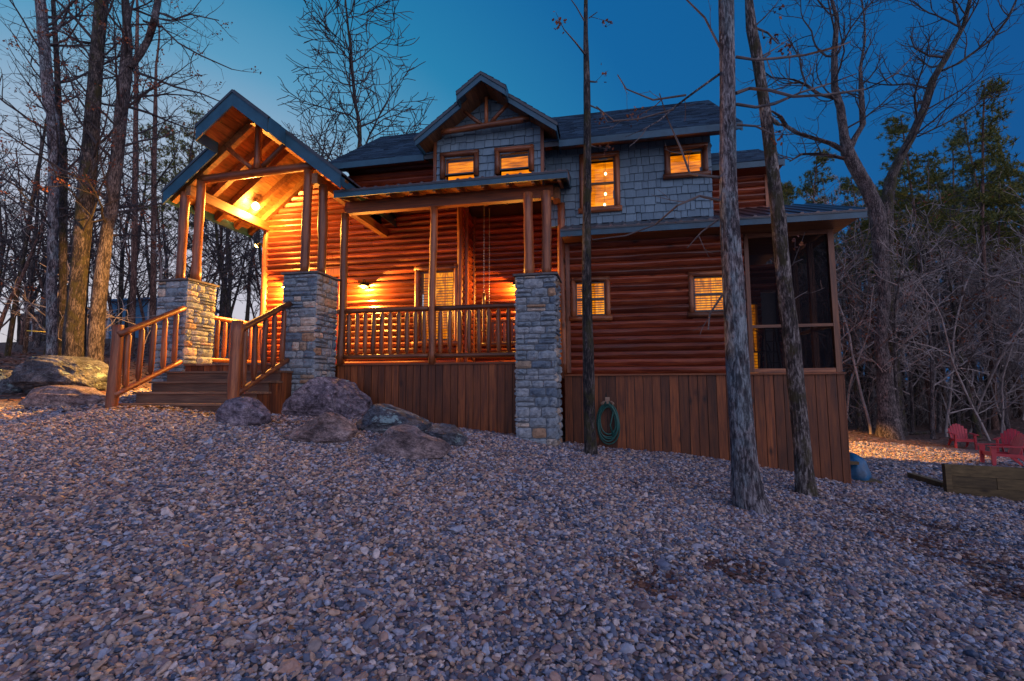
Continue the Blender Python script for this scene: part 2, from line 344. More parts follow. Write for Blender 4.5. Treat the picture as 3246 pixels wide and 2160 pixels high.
# ------------------------------------------------------------------ ground
GP = [(-4.0, -2.2, -.76), (-5.5, -.75, -.55), (-4.7, -2.1, -.78), (-2.4, -2.1, -.86), (-2.6, -.9, -.90), (-.4, 0, -1.06), (.8, 0, -1.22), (1.56, 0, -1.32),
      (1.72, -.75, -1.27), (2.42, -.75, -1.40), (2.44, .44, -1.46), (4.65, .44, -1.66), (5.68, .44, -1.79), (6.3, .44, -1.90), (7.01, .44, -2.05), (3.0, -1.2, -1.47),
      (4.75, -2.25, -1.82), (5.78, -1.22, -1.91), (3.2, -8.4, -1.98), (0, -8, -1.92), (-5, -8, -1.75), (-9, -7, -1.45), (-7.6, -1.5, -.82), (-12, 0, -.55), (8, -6, -2.2),
      (-9, 3, -.25), (-12, 8, .6), (-20, 20, 2.8), (-6, 3, -.35), (-6, 8, -.1), (-30, 35, 4.6), (-14, 35, 3.5), (0, 12, -1.2), (7.2, 4.5, -2.35), (7.2, 9, -2.5), (9.5, 3, -2.34), (10, 1.5, -2.40),
      (16.4, 12.9, -2.93), (13.9, 7.2, -2.68), (14, 16, -2.55), (12.4, 11, -2.6), (25, 25, -2.4), (40, 45, -1.6), (10, 30, -1.8), (14, -2, -2.6), (30, 5, -2.9), (-20, -5, -.9), (60, 20, -2.5), (-60, 60, 6), (60, 80, -1), (0, 80, 2), (-60, 0, 0), (0, -30, -2.6), (50, -30, -3.4), (-50, -30, -1.5)]
gp = np.array(GP); _n = len(gp)
def _U(r2): return np.where(r2 > 0, r2*np.log(np.maximum(r2, 1e-9)), 0)
_K = _U(((gp[:, None, :2]-gp[None, :, :2])**2).sum(-1)) + np.eye(_n)*.02; _P = np.c_[np.ones(_n), gp[:, :2]]
_w = np.linalg.solve(np.block([[_K, _P], [_P.T, np.zeros((3, 3))]]), np.r_[gp[:, 2], 0, 0, 0])
DIPS = [(4.12, -4.42, .07, .28), (6.57, -2.95, .07, .3), (6.33, -3.67, .09, .3), (6.42, -1.3, .05, .3), (6.97, -1.66, .05, .35), (6.24, -2.43, .06, .35), (3.44, -4.86, .06, .24), (2.9, -3.9, -.05, .6), (5.2, -4.3, -.04, .5), (1.2, -4.8, .05, .35), (-1.5, -4.5, .04, .4)]
def gz(x, y):
    x, y = np.atleast_1d(np.asarray(x, float)), np.atleast_1d(np.asarray(y, float)); out = np.empty(x.shape)
    xf, yf, of = x.ravel(), y.ravel(), out.ravel()
    for s in range(0, len(xf), 20000):
        a, b = xf[s:s+20000], yf[s:s+20000]
        k = _U((a[:, None]-gp[None, :, 0])**2+(b[:, None]-gp[None, :, 1])**2)
        z = k@_w[:_n]+_w[_n]+_w[_n+1]*a+_w[_n+2]*b
        z += .016*np.sin(a*2.1+b*1.3+.5)*np.sin(b*2.7-a*.6)+.010*np.sin(a*5.1+b*3.7)*np.sin(b*4.3-a*2.2)
        for dx, dy, h, w in DIPS: z -= h*np.exp(-((a-dx)**2+(b-dy)**2)/(w*w))
        of[s:s+20000] = z
    return out
def g1(x, y): return float(gz(x, y)[0])
def hit(u, v):
    """where the sight line through (u, v) meets the ground"""
    d = ray(u, v)/FPX; t = np.arange(1.5, 60, .05); p = CAM[None]+d[None]*t[:, None]; z = gz(p[:, 0], p[:, 1]); k = np.argmax(p[:, 2] < z); return p[k], t[k]
def isgravel(x, y):
    """1 on the gravel yard, 0 in the woods"""
    x, y = np.asarray(x, float), np.asarray(y, float)
    a = np.clip((y-(-1.9+.55*np.clip(-x-4.6, 0, 2.0)))*1.0, -1, 1)   # left part: gravel ends behind the boulders
    left = np.where(x < -4.6, .5-a*.5, 1.0)
    left = np.where((x < -4.6) & (x > -6.6) & (y < 3.5), np.maximum(left, .55), left)
    right = np.where(y > 10.6, 0, np.where(y > 9.6, 10.6-y, 1.0)); right = np.where(x > 17.5, 0, right)
    right = np.where(y > 12.4-.1*x+np.clip(x-10, 0, 6)*.45, 0, 1.0)*np.where(x > 19, 0, 1)
    return np.where(x > 6.5, right, left*np.where(y > 9, 0, 1))
def grid(ax):
    return np.array(sorted(set(np.round(ax, 3))))
gx = grid(np.r_[np.linspace(-110, -20, 19), np.linspace(-20, -9, 12), np.linspace(-9, 12, 141), np.linspace(12, 22, 26), np.linspace(22, 120, 20)])
gy = grid(np.r_[np.linspace(-40, -10, 10), np.linspace(-10, 3, 88), np.linspace(3, 16, 40), np.linspace(16, 160, 30)])
X, Y = np.meshgrid(gx, gy); Z = gz(X.ravel(), Y.ravel())
V = np.c_[X.ravel(), Y.ravel(), Z]; nx = len(gx)
Fq = [(j*nx+i, j*nx+i+1, (j+1)*nx+i+1, (j+1)*nx+i) for j in range(len(gy)-1) for i in range(nx-1)]
gnd = mk('ground', V, Fq, 'ground', None, True); gnd['kind'] = 'structure'
att = gnd.data.attributes.new('gravel', 'FLOAT', 'POINT'); att.data.foreach_set('value', isgravel(X.ravel(), Y.ravel()).astype(np.float32))

# ------------------------------------------------------------------ gravel (scattered pebbles, one object of stuff)
def gravel():
    R_ = []
    def sector(r0, r1, a0, a1, dens):
        area = (a1-a0)*(r1*r1-r0*r0)/2; n = int(area*dens); r = np.sqrt(RN.uniform(r0*r0, r1*r1, n)); a = RN.uniform(a0, a1, n)
        R_.append(np.c_[CAM[0]+r*np.cos(a), CAM[1]+r*np.sin(a)])
    c = math.pi/2+YAW
    sector(1.7, 4.6, c-.98, c+.98, 2700); sector(4.6, 7.2, c-.93, c+.93, 2050); sector(7.2, 10.2, c-.9, c+.9, 1250); sector(10.2, 14, c-.88, c-.35, 450); sector(14, 24, c-.85, c-.5, 130); sector(10.2, 13, c+.35, c+.9, 450)
    P = np.concatenate(R_); x, y = P.T
    ok = RN.uniform(size=len(x)) < isgravel(x, y)*1.1
    ok &= ~((x > -4.74) & (x < -2.36) & (y > -1.95)) | (x > 7.0)
    ok &= ~((x > -5.4) & (x < 2.45) & (y > .0)); ok &= ~((x > 2.4) & (x < 7.03) & (y > .47) & (y < 9.2))
    x, y = x[ok], y[ok]; z = gz(x, y); n = len(x)
    d = np.hypot(x-CAM[0], y-CAM[1]); s = RN.lognormal(0, .33, n)*.0128*np.where(d > 14, 2.1, np.where(d > 10.2, 1.5, np.where(d > 7.2, 1.15, 1)))
    s = np.clip(s, .009, .05)
    z = z+RN.uniform(-.35, .55, n)*s
    sc = np.c_[s*RN.uniform(.9, 1.55, n), s*RN.uniform(.7, 1.05, n), s*RN.uniform(.35, .75, n)]
    rot = np.c_[RN.normal(0, .38, n), RN.normal(0, .38, n), RN.uniform(0, 6.283, n)]
    me = bpy.data.meshes.new('gravel'); me.vertices.add(n); me.vertices.foreach_set('co', np.c_[x, y, z].astype(np.float32).ravel())
    for nm, arr in (('psc', sc), ('prt', rot)):
        a = me.attributes.new(nm, 'FLOAT_VECTOR', 'POINT'); a.data.foreach_set('vector', arr.astype(np.float32).ravel())
    me.materials.append(M['pebble'])
    o = ob('gravel', me); tag(o, 'loose river pebbles covering the yard in front of the cabin', 'gravel', None, 'stuff')
    ng = bpy.data.node_groups.new('pebble_scatter', 'GeometryNodeTree')
    ng.interface.new_socket('Geometry', in_out='INPUT', socket_type='NodeSocketGeometry'); ng.interface.new_socket('Geometry', in_out='OUTPUT', socket_type='NodeSocketGeometry')
    N, L = ng.nodes, ng.links; gi = N.new('NodeGroupInput'); go = N.new('NodeGroupOutput')
    jn = N.new('GeometryNodeJoinGeometry')
    for k in range(6):
        ic = N.new('GeometryNodeMeshIcoSphere'); ic.inputs['Radius'].default_value = 1; ic.inputs['Subdivisions'].default_value = 2
        sp = N.new('GeometryNodeSetPosition'); ns = N.new('ShaderNodeTexNoise'); ns.noise_dimensions = '4D'; ns.inputs['W'].default_value = k*3.7; ns.inputs['Scale'].default_value = 1.0; ns.inputs['Detail'].default_value = 1
        ps = N.new('GeometryNodeInputPosition'); L.new(ps.outputs[0], ns.inputs['Vector'])
        m1 = N.new('ShaderNodeVectorMath'); m1.operation = 'SUBTRACT'; L.new(ns.outputs['Color'], m1.inputs[0]); m1.inputs[1].default_value = (.5, .5, .5)
        m2 = N.new('ShaderNodeVectorMath'); m2.operation = 'SCALE'; L.new(m1.outputs[0], m2.inputs[0]); m2.inputs['Scale'].default_value = 1.5
        L.new(ic.outputs['Mesh'], sp.inputs['Geometry']); L.new(m2.outputs[0], sp.inputs['Offset'])
        sm = N.new('GeometryNodeSetShadeSmooth'); L.new(sp.outputs[0], sm.inputs[0])
        mt = N.new('GeometryNodeSetMaterial'); mt.inputs['Material'].default_value = M['pebble']; L.new((sm if k % 2 else sp).outputs[0], mt.inputs[0])
        g2 = N.new('GeometryNodeGeometryToInstance'); L.new(mt.outputs[0], g2.inputs[0]); L.new(g2.outputs[0], jn.inputs[0])
    ip = N.new('GeometryNodeInstanceOnPoints'); ip.inputs['Pick Instance'].default_value = True
    L.new(gi.outputs[0], ip.inputs['Points']); L.new(jn.outputs[0], ip.inputs['Instance'])
    for nm, sk in (('psc', 'Scale'), ('prt', 'Rotation')):
        na = N.new('GeometryNodeInputNamedAttribute'); na.data_type = 'FLOAT_VECTOR'; na.inputs['Name'].default_value = nm; L.new(na.outputs['Attribute'], ip.inputs[sk])
    rv = N.new('FunctionNodeRandomValue'); rv.data_type = 'INT'; rv.inputs[4].default_value = 0; rv.inputs[5].default_value = 5; L.new(rv.outputs[2], ip.inputs['Instance Index'])
    L.new(ip.outputs[0], go.inputs[0]); md = o.modifiers.new('scatter', 'NODES'); md.node_group = ng
gravel()
#@@HOUSE
# ------------------------------------------------------------------ the cabin
cab = thing('log_cabin', 'red brown log cabin with slate blue fascias, grey shake dormer and lit windows', 'cabin')
def logmesh(L, h, seed, depth=.066):
    """one course of hewn log siding, from the wall plane outwards (-y), length L along x"""
    rg = random.Random(seed); m = max(2, int(L/.13)+1); G_ = G(); ph = [rg.uniform(0, 9) for _ in range(4)]
    prof = [(-.05, -.5, 0), (.22, -.46, .2), (.62, -.24, 1.0), (.96, .0, .9), (1.0, .16, .3), (.72, .40, .15), (0, .5, 0)]
    V = []
    for i in range(m):
        t = i/(m-1)*L
        w = (math.sin(t*4.1+ph[0])*.5+math.sin(t*9.3+ph[1])*.35+math.sin(t*1.7+ph[2])*.5+rg.uniform(-.3, .3))*.075
        b = 1+.08*math.sin(t*3+ph[3])
        for d, z, k in prof: V.append((t, -d*depth*b, (z+w*k)*h))
    k = len(prof); Fc = [(i*k+j, i*k+j+1, (i+1)*k+j+1, (i+1)*k+j) for i in range(m-1) for j in range(k-1)]
    Fc += [tuple(range(k-1, -1, -1)), tuple((m-1)*k+j for j in range(k))]
    return V, Fc
_ls = [0]
def log_wall(name, origin, axis, L, z0, z1, openings=(), h=.14, mat=None, thick=.08, zoff=0):
    """axis 'x': wall runs +x from origin and faces -y; 'y': wall runs +y from origin and faces +x"""
    w = G()
    if axis == 'x':
        w.box(origin[0], origin[0]+L, origin[1]+.004, origin[1]+thick, z0, z1) if not openings else None
        if openings:
            xs = sorted(openings); cur = 0
            for (a, b, c, d) in xs:
                w.box(origin[0]+cur, origin[0]+a, origin[1]+.004, origin[1]+thick, z0, z1)
                if c > z0: w.box(origin[0]+a, origin[0]+b, origin[1]+.004, origin[1]+thick, z0, c)
                if d < z1: w.box(origin[0]+a, origin[0]+b, origin[1]+.004, origin[1]+thick, d, z1)
                cur = b
            w.box(origin[0]+cur, origin[0]+L, origin[1]+.004, origin[1]+thick, z0, z1)
    else: w.box(origin[0]-thick, origin[0]-.004, origin[1], origin[1]+L, z0, z1)
    W_ = w.build(name, mat or ('log_x' if axis == 'x' else 'log_y'), cab)
    n = max(1, round((z1-z0)/h)); hh = (z1-z0)/n
    for i in range(n):
        zc = z0+(i+.5)*hh; spans = [(0, L)]
        for (a, b, c, d) in openings:
            if c-.01 < zc < d+.01:
                spans = [q for s_ in spans for q in ((s_[0], min(s_[1], a)), (max(s_[0], b), s_[1])) if q[1]-q[0] > .03]
        out = []
        for a, b in spans:   # long walls have a butt joint here and there
            if b-a > 3.2 and i % 3 != 1:
                j = a+(b-a)*random.uniform(.3, .7); out += [(a, j-.003), (j+.003, b)]
            else: out.append((a, b))
        for a, b in out:
            _ls[0] += 1; V, Fc = logmesh(b-a, hh*.985, _ls[0])
            if axis == 'x': V = [(origin[0]+a+x, origin[1]+y, zc+z) for x, y, z in V]; mk('log', V, Fc, mat or 'log_x', W_)
            else: V = [(origin[0]-y, origin[1]+a+x, zc+z) for x, y, z in V]; mk('log', V, Fc, mat or 'log_y', W_)
    return W_
YM = .4356       # main front plane
YB = 1.80        # porch back wall
YN = 2.35        # recessed wall behind the swing
# windows: name, x0, x1, z0, z1 (outer frame), plane y
win = {'W1': (2.57, 3.27, .77, 1.56), 'W2': (4.65, 5.33, .78, 1.57)}
log_wall('log_wall', (2.46, YM), 'x', 3.12, -.23, 2.26, [(2.62-2.46, 3.22-2.46, .80, 1.50), (4.70-2.46, 5.28-2.46, .81, 1.51)])
log_wall('log_wall', (-5.06, YB), 'x', 5.14, .02, 3.72, [(1.24, 2.12, .02, 2.22), (4.10, 4.88, .56, 2.2)])
log_wall('log_wall', (.10, YN), 'x', 2.36, .02, 3.72)
log_wall('log_wall', (.08, YB+.09), 'y', YN-YB-.09, .02, 3.72)
log_wall('log_wall', (-2.05, YM), 'x', 2.16, 3.30, 4.12)
log_wall('log_wall', (5.25, 1.9), 'x', 1.25, 2.7, 4.05)
# gable infill above the entrance wall
gw = G().prism([(-5.06, YB+.01, 3.72), (-2.2, YB+.01, 3.72), (-2.2, YB+.01, 3.85), (-3.56, YB+.01, 4.9), (-5.06, YB+.01, 3.74)], (0, .07, 0)).build('gable_wall', 'log_x', cab)
for i in range(9):
    zc = 3.79+.14*i; hw_ = (4.88-zc)/.79
    if hw_ > .1:
        a_ = max(-5.06, -3.56-hw_); _ls[0] += 1; V, Fc = logmesh(-3.56+hw_-a_, .138, _ls[0]); mk('log', [(a_+x, YB+y, zc+z) for x, y, z in V], Fc, 'log_x', gw)
# house body that is never seen face-on: side and back walls
bw = G().box(-5.06, -4.98, YB+.09, 9, -.2, 3.7).box(-5.06, 7.02, 9.0, 9.08, -2.6, 2.3).box(6.94, 7.02, 4.5, 9.0, -2.6, 2.3).box(5.05, 5.13, YM+.09, 4.1, 2.3, 3.95)
bw.box(-2.05, -1.97, YM+.09, 4.1, 3.3, 3.95).box(-2.05, 5.13, 4.02, 4.1, 2.3, 3.95).box(-2.05, -1.97, 1.0, 1.79, 3.3, 3.95).box(6.42, 6.5, 1.99, 4.4, 2.6, 4.05).box(2.38, 2.455, YM+.09, YN, -.1, 3.3)
bw.build('side_wall', 'log_y', cab)
# corner posts of the walls
for x, y, z0, z1, r, w_ in ((2.40, YM-.03, -.22, 3.02, .075, 1), (-5.06, YB-.02, -.1, 3.62, .085, 0), (-.02, YB-.045, .02, 3.70, .075, 0), (.14, YN-.04, .02, 3.7, .05, 0)):
    logpiece('corner_post', (x, y, z0), (x, y, z1), r, 'post', cab, 12)
G().box(2.475, 2.55, YM-.075, YM-.003, -.2, 2.2).build('corner_board', 'post', cab)
G().box(.085, .145, YB-.01, YB+.08, .02, 3.7).build('corner_board', 'post', cab)
G().box(6.44, 6.52, 1.83, 1.9, 2.7, 4.0).build('corner_board', 'post', cab)
# ---- skirting planks
def planks(name, x0, x1, y, ztop, w, mat='skirt', zb=None, parent=None, thick=.02):
    bd = G().box(x0, x1, y+thick+.004, y+thick+.03, min(g1(x0, y), g1(x1, y))-.2, ztop-.01).build(name, 'steel', parent or cab)
    x = x0
    while x < x1-.02:
        ww = min(w*random.uniform(.93, 1.07), x1-x); zz = (min(g1(x, y), g1(x+ww, y))-.12) if zb is None else zb
        o_ = random.uniform(-.003, .003)
        G().box(x+.005, x+ww-.005, y+o_, y+thick+o_, zz, ztop).build('plank', mat, bd); x += ww
    return bd
planks('skirting', -1.93, 1.78, .005, -.035, .145)
planks('skirting', 2.42, 7.03, YM, -.255, .155)
planks('skirting', -4.70, -2.65, -.70, -.035, .14, zb=-.8)
G().box(-1.95, 1.80, -.03, .02, -.035, .0).build('deck_edge', 'beam_x', cab)
G().box(2.40, 7.06, YM-.045, YM+.03, -.255, -.225).build('drip_ledge', 'beam_x', cab)
for i in range(16):   # side skirting towards the back yard
    G().box(7.03, 7.05, YM+i*.55+.004, YM+i*.55+.546, -2.9, -.23).build('plank', 'skirt', cab)
# porch floor boards
dk = G().box(-5.42, 2.42, .05, YN, -.30, -.035).box(-4.70, -2.65, -.66, .05, -.30, -.035).build('deck', 'skirt', cab)
x = -5.4
while x < 2.3:
    y0 = -.74 if (-4.70 < x+.07 < -2.66) else .0
    G().box(x+.003, x+.137, y0, YB if x < .0 else YN, -.033, .0).build('deck_board', 'tread', dk); x += .14
# ---- windows
def window(x0, x1, z0, z1, Y, fw=.075, blinds=True, rail=True, room='room', sill=True, deep=.22, slats=13, frame_mat='post', r=.05):
    """log-trimmed window; x0..z1 are the outer edges of the log trim"""
    w = G().box(x0+fw-.01, x1-fw+.01, Y+deep, Y+deep+.02, z0+fw-.01, z1-fw+.01).build('window', room, cab)
    a, b, c, d = x0+fw, x1-fw, z0+fw, z1-fw
    yy = Y-.045
    logpiece('frame', (x0+fw/2, yy, z0), (x0+fw/2, yy, z1), r, 'post', w, 10); logpiece('frame', (x1-fw/2, yy, z0), (x1-fw/2, yy, z1), r, 'post', w, 10)
    logpiece('frame', (x0-.005, yy-.004, z1-fw/2), (x1+.005, yy-.004, z1-fw/2), r, 'rail_x', w, 10)
    if sill: logpiece('sill', (x0-.04, yy-.012, z0+fw/2-.01), (x1+.04, yy-.012, z0+fw/2-.01), r*1.05, 'rail_x', w, 10)
    s = .028; g = G().box(a, a+s, Y-.03, Y+.05, c, d).box(b-s, b, Y-.03, Y+.05, c, d).box(a+s, b-s, Y-.03, Y+.05, c, c+s).box(a+s, b-s, Y-.03, Y+.05, d-s, d)
    m_ = (c+d)/2-.01
    if rail: g.box(a+s, b-s, Y-.025, Y+.045, m_-s/2, m_+s/2)
    g.build('sash', 'sash', w)
    G().box(a+s, b-s, Y+.0, Y+.004, c+s, d-s).build('pane', 'glass', w)
    if room == 'room':   # a curtain edge and the far window's bars glow in front of the emissive room plane
        G().box(a+.02, a+(b-a)*.16, Y+deep-.03, Y+deep-.01, c, d).build('curtain', 'curtain', w)
        G().box(a+(b-a)*.62, a+(b-a)*.66, Y+deep-.03, Y+deep-.01, c, d).build('curtain', 'curtain', w)
    if blinds:
        n = slats; bl = G()
        for i in range(n):
            z = c+s+.012+(d-c-2*s-.02)*.93*i/(n-1); bl.box(a+s+.004, b-s-.004, Y+.055, Y+.085, z-.0065, z+.0065)
        bl.tube([(a+s+(b-a)*.2, Y+.05, c+s), (a+s+(b-a)*.2, Y+.05, d-s)], .003, 4).tube([(b-s-(b-a)*.2, Y+.05, c+s), (b-s-(b-a)*.2, Y+.05, d-s)], .003, 4)
        bl.build('blind', 'blind', w)
    return w
window(*win['W1'], YM); window(*win['W2'], YM, slats=13)
window(-1.10, -.04, .47, 2.31, YB, fw=.12, r=.062, slats=24, rail=False)
window(2.77, 3.49, 2.80, 3.92, YM-.03, blinds=False, room='room_wood')
window(4.31, 5.05, 3.32, 3.92, YM-.03, blinds=False, room='room_wood', rail=False)
window(.18, .92, 3.46, 3.96, -.10, blinds=False, room='room_wood', rail=False, sill=False)
window(1.24, 1.96, 3.46, 3.95, -.10, blinds=False, room='room_wood', rail=False, sill=False)
# entrance door behind the middle stone pillar
dr = G().box(-3.74, -3.02, YB+.02, YB+.06, .02, 2.16).build('door', 'red_door', cab)
for z0_, z1_ in ((.2, .9), (1.05, 2.0)): G().box(-3.64, -3.40, YB+.005, YB+.019, z0_, z1_).box(-3.36, -3.12, YB+.005, YB+.019, z0_, z1_).build('door_panel', 'red_door', dr)
G().tube([(-3.08, YB-.03, 1.05), (-3.08, YB+.02, 1.05)], .03, 10).build('handle', 'chain', dr)
G().box(-3.84, -3.75, YB-.07, YB+.05, .02, 2.2).box(-3.01, -2.92, YB-.07, YB+.05, .02, 2.2).box(-3.9, -2.86, YB-.08, YB+.05, 2.2, 2.36).build('door_frame', 'post', cab)

# ---- shake siding on the upper storey
def shakes(Y, x0, x1, z0, top, openings, seed, rowh=.152):
    """top: function x -> highest z"""
    rg = random.Random(seed); bd = G(); zt = max(top(x0+(x1-x0)*k/20) for k in range(21))
    pts = [(x0, Y+.004, z0), (x1, Y+.004, z0)]+[(x1-(x1-x0)*k/12, Y+.004, top(x1-(x1-x0)*k/12)) for k in range(13)]
    wl_ = G()
    for k in range(24):
        a = x0+(x1-x0)*k/24; b = a+(x1-x0)/24; mid = (a+b)/2; zs_ = [(z0, min(top(a), top(b)))]
        for (p, q, c, d) in openings:
            if p < mid < q: zs_ = [(z0, c), (d, min(top(a), top(b)))]
        for c, d in zs_:
            if d > c+.01: wl_.box(a, b, Y+.02, Y+.06, c, d)
    wall = wl_.build('shake_wall', 'steel', cab); row = 0; z = z0
    while z < zt:
        x = x0-rg.uniform(0, .1)
        while x < x1:
            w = rg.choice((.085, .11, .14, .165, .20, .22)); a, b = max(x, x0), min(x+w, x1); x += w
            if b-a < .02: continue
            zz = z+rg.choice((0, 0, 0, .012, -.012, .018)); zh = z+rowh+.02
            mid = (a+b)/2
            blocked = False
            for (p, q, c, d) in openings:
                if mid > p and mid < q and zz+.05 > c and zz+rowh*.5 < d: blocked = True
            t0, t1 = top(a), top(b)
            if blocked or min(t0, t1) < zz+.02: 
                if blocked or max(t0, t1) < zz+.04: continue
            h0, h1 = min(zh, t0), min(zh, t1); h0, h1 = max(h0, zz+.01), max(h1, zz+.01); th = rg.uniform(.022, .036)
            V = [(a+.0042, Y-th, zz), (a+.0042, Y+.004, zz), (b-.0042, Y+.004, zz), (b-.0042, Y-th, zz), (a+.0042, Y-.003, h0), (a+.0042, Y+.004, h0), (b-.0042, Y+.004, h1), (b-.0042, Y-.003, h1)]
            mk('shingle', V, BF, 'shake', wall)
        z += rowh; row += 1
YU = YM-.03
shakes(YU, 2.12, 5.12, 2.57, lambda x: 4.10, [(2.80, 3.46, 2.84, 3.88), (4.35, 5.01, 3.37, 3.87)], 3)
DX = 1.125; DZ = 5.07; DS = .74
shakes(-.10, .09, 2.09, 3.42, lambda x: DZ-.06-DS*abs(x-DX), [(.23, .87, 3.3, 3.90), (1.29, 1.91, 3.3, 3.89)], 5, .145)
for i in range(6):   # right cheek of the dormer
    for k in range(3): mk('shingle', [(2.11, -.06+k*.16, 3.2+i*.15), (2.11, .09+k*.16, 3.2+i*.15), (2.13, .09+k*.16, 3.2+i*.15), (2.13, -.06+k*.16, 3.2+i*.15), (2.11, -.06+k*.16, 3.35+i*.15), (2.11, .09+k*.16, 3.35+i*.15), (2.115, .09+k*.16, 3.35+i*.15), (2.115, -.06+k*.16, 3.35+i*.15)], BF, 'shake', cab)
G().box(2.09, 2.15, -.135, -.06, 3.3, 4.35).build('corner_board', 'post', cab); G().box(.03, .09, -.135, -.06, 3.3, 4.35).build('corner_board', 'post', cab)

# ---- shingled roofs
def roof_courses(P0, P1, Q0, Q1, n, parent, name='roof_shingles'):
    """P0-P1 eave line, Q0-Q1 ridge line; courses of tabs"""
    g = G(); P0, P1, Q0, Q1 = map(Vector, (P0, P1, Q0, Q1)); nn = (P1-P0).cross(Q0-P0).normalized()
    if nn.z < 0: nn = -nn
    for i in range(n):
        a, b = i/n, (i+1.25)/n; b = min(b, 1); L0, R0, L1, R1 = P0.lerp(Q0, a), P1.lerp(Q1, a), P0.lerp(Q0, b), P1.lerp(Q1, b); t = 0; Ln = (R0-L0).length
        while t < 1:
            w = random.uniform(.10, .30)/Ln; u = min(1, t+w); th = random.choice((.004, .007, .010)); 
            A, B, C_, D = L0.lerp(R0, t), L0.lerp(R0, u), L1.lerp(R1, u), L1.lerp(R1, t)
            g.add([A, B, C_, D, A+nn*(th+.010), B+nn*(th+.010), C_+nn*.004, D+nn*.004], [(4, 5, 6, 7), (0, 1, 5, 4), (0, 4, 7, 3), (1, 2, 6, 5)]); t = u+.003/Ln
    o = g.build(name, 'asphalt', parent); o['kind'] = 'stuff'; return o
EY, EZ, RY, RZ = -.10, 4.03, 2.25, 5.86
rf = G().prism([(-2.26, EY, EZ-.03), (-2.26, RY, RZ-.03), (-2.26, 4.6, EZ-.03), (-2.26, 4.6, EZ-.12), (-2.26, RY, RZ-.13), (-2.26, EY, EZ-.12)], (7.76, 0, 0)).build('main_roof', 'trim_dark', cab)
roof_courses((-2.27, EY-.02, EZ-.03), (5.51, EY-.02, EZ-.03), (-2.27, RY, RZ-.02), (5.51, RY, RZ-.02), 30, rf)
roof_courses((5.51, 4.62, EZ-.03), (-2.27, 4.62, EZ-.03), (5.51, RY, RZ-.02), (-2.27, RY, RZ-.02), 10, rf)
for a_, b_ in ((-2.26, DX-1.30), (DX+1.30, 5.5)): G().box(a_, b_, EY-.03, EY, EZ-.15, EZ-.03).build('fascia', 'fascia', rf)
for a_, b_ in ((-2.2, DX-1.3), (DX+1.3, 5.45)): G().prism([(a_, EY, EZ-.15), (a_, YM, EZ+.06), (a_, YM, EZ+.08), (a_, EY, EZ-.13)], (b_-a_, 0, 0)).build('soffit', 'beam_x', rf)
for xx in (5.5, -2.29): G().prism([(xx, EY-.03, EZ-.03), (xx, RY, RZ-.03), (xx, RY, RZ-.2), (xx, EY-.03, EZ-.19)], (.028, 0, 0)).build('fascia', 'fascia', rf); G().prism([(xx, RY, RZ-.03), (xx, 4.6, EZ-.03), (xx, 4.6, EZ-.2), (xx, RY, RZ-.2)], (.028, 0, 0)).build('fascia', 'fascia', rf)
G().prism([(5.10, YM, 3.9), (5.10, 4.1, 3.9), (5.10, RY, RZ-.2)], (.05, 0, 0)).prism([(-2.05, YM, 3.9), (-2.05, 4.1, 3.9), (-2.05, RY, RZ-.2)], (.05, 0, 0)).build('gable_end', 'shake', cab)
# side block on the right, set back
bx0, bx1 = 5.0, 6.66
br = G().prism([(bx0, 1.45, 3.98), (bx0, 2.95, 4.93), (bx0, 4.5, 3.95), (bx0, 4.5, 3.86), (bx0, 2.95, 4.83), (bx0, 1.45, 3.88)], (bx1-bx0, 0, 0)).build('side_roof', 'trim_dark', cab)
roof_courses((bx0, 1.43, 3.985), (bx1+.01, 1.43, 3.985), (bx0, 2.95, 4.94), (bx1+.01, 2.95, 4.94), 12, br)
G().box(bx0, bx1, 1.42, 1.45, 3.86, 3.975).build('fascia', 'fascia', br)
G().prism([(bx1, 1.42, 3.98), (bx1, 2.95, 4.93), (bx1, 2.95, 4.78), (bx1, 1.42, 3.83)], (.028, 0, 0)).build('fascia', 'fascia', br)
G().box(bx0, bx1, 1.45, 1.9, 3.86, 3.88).build('soffit', 'log_x', br)

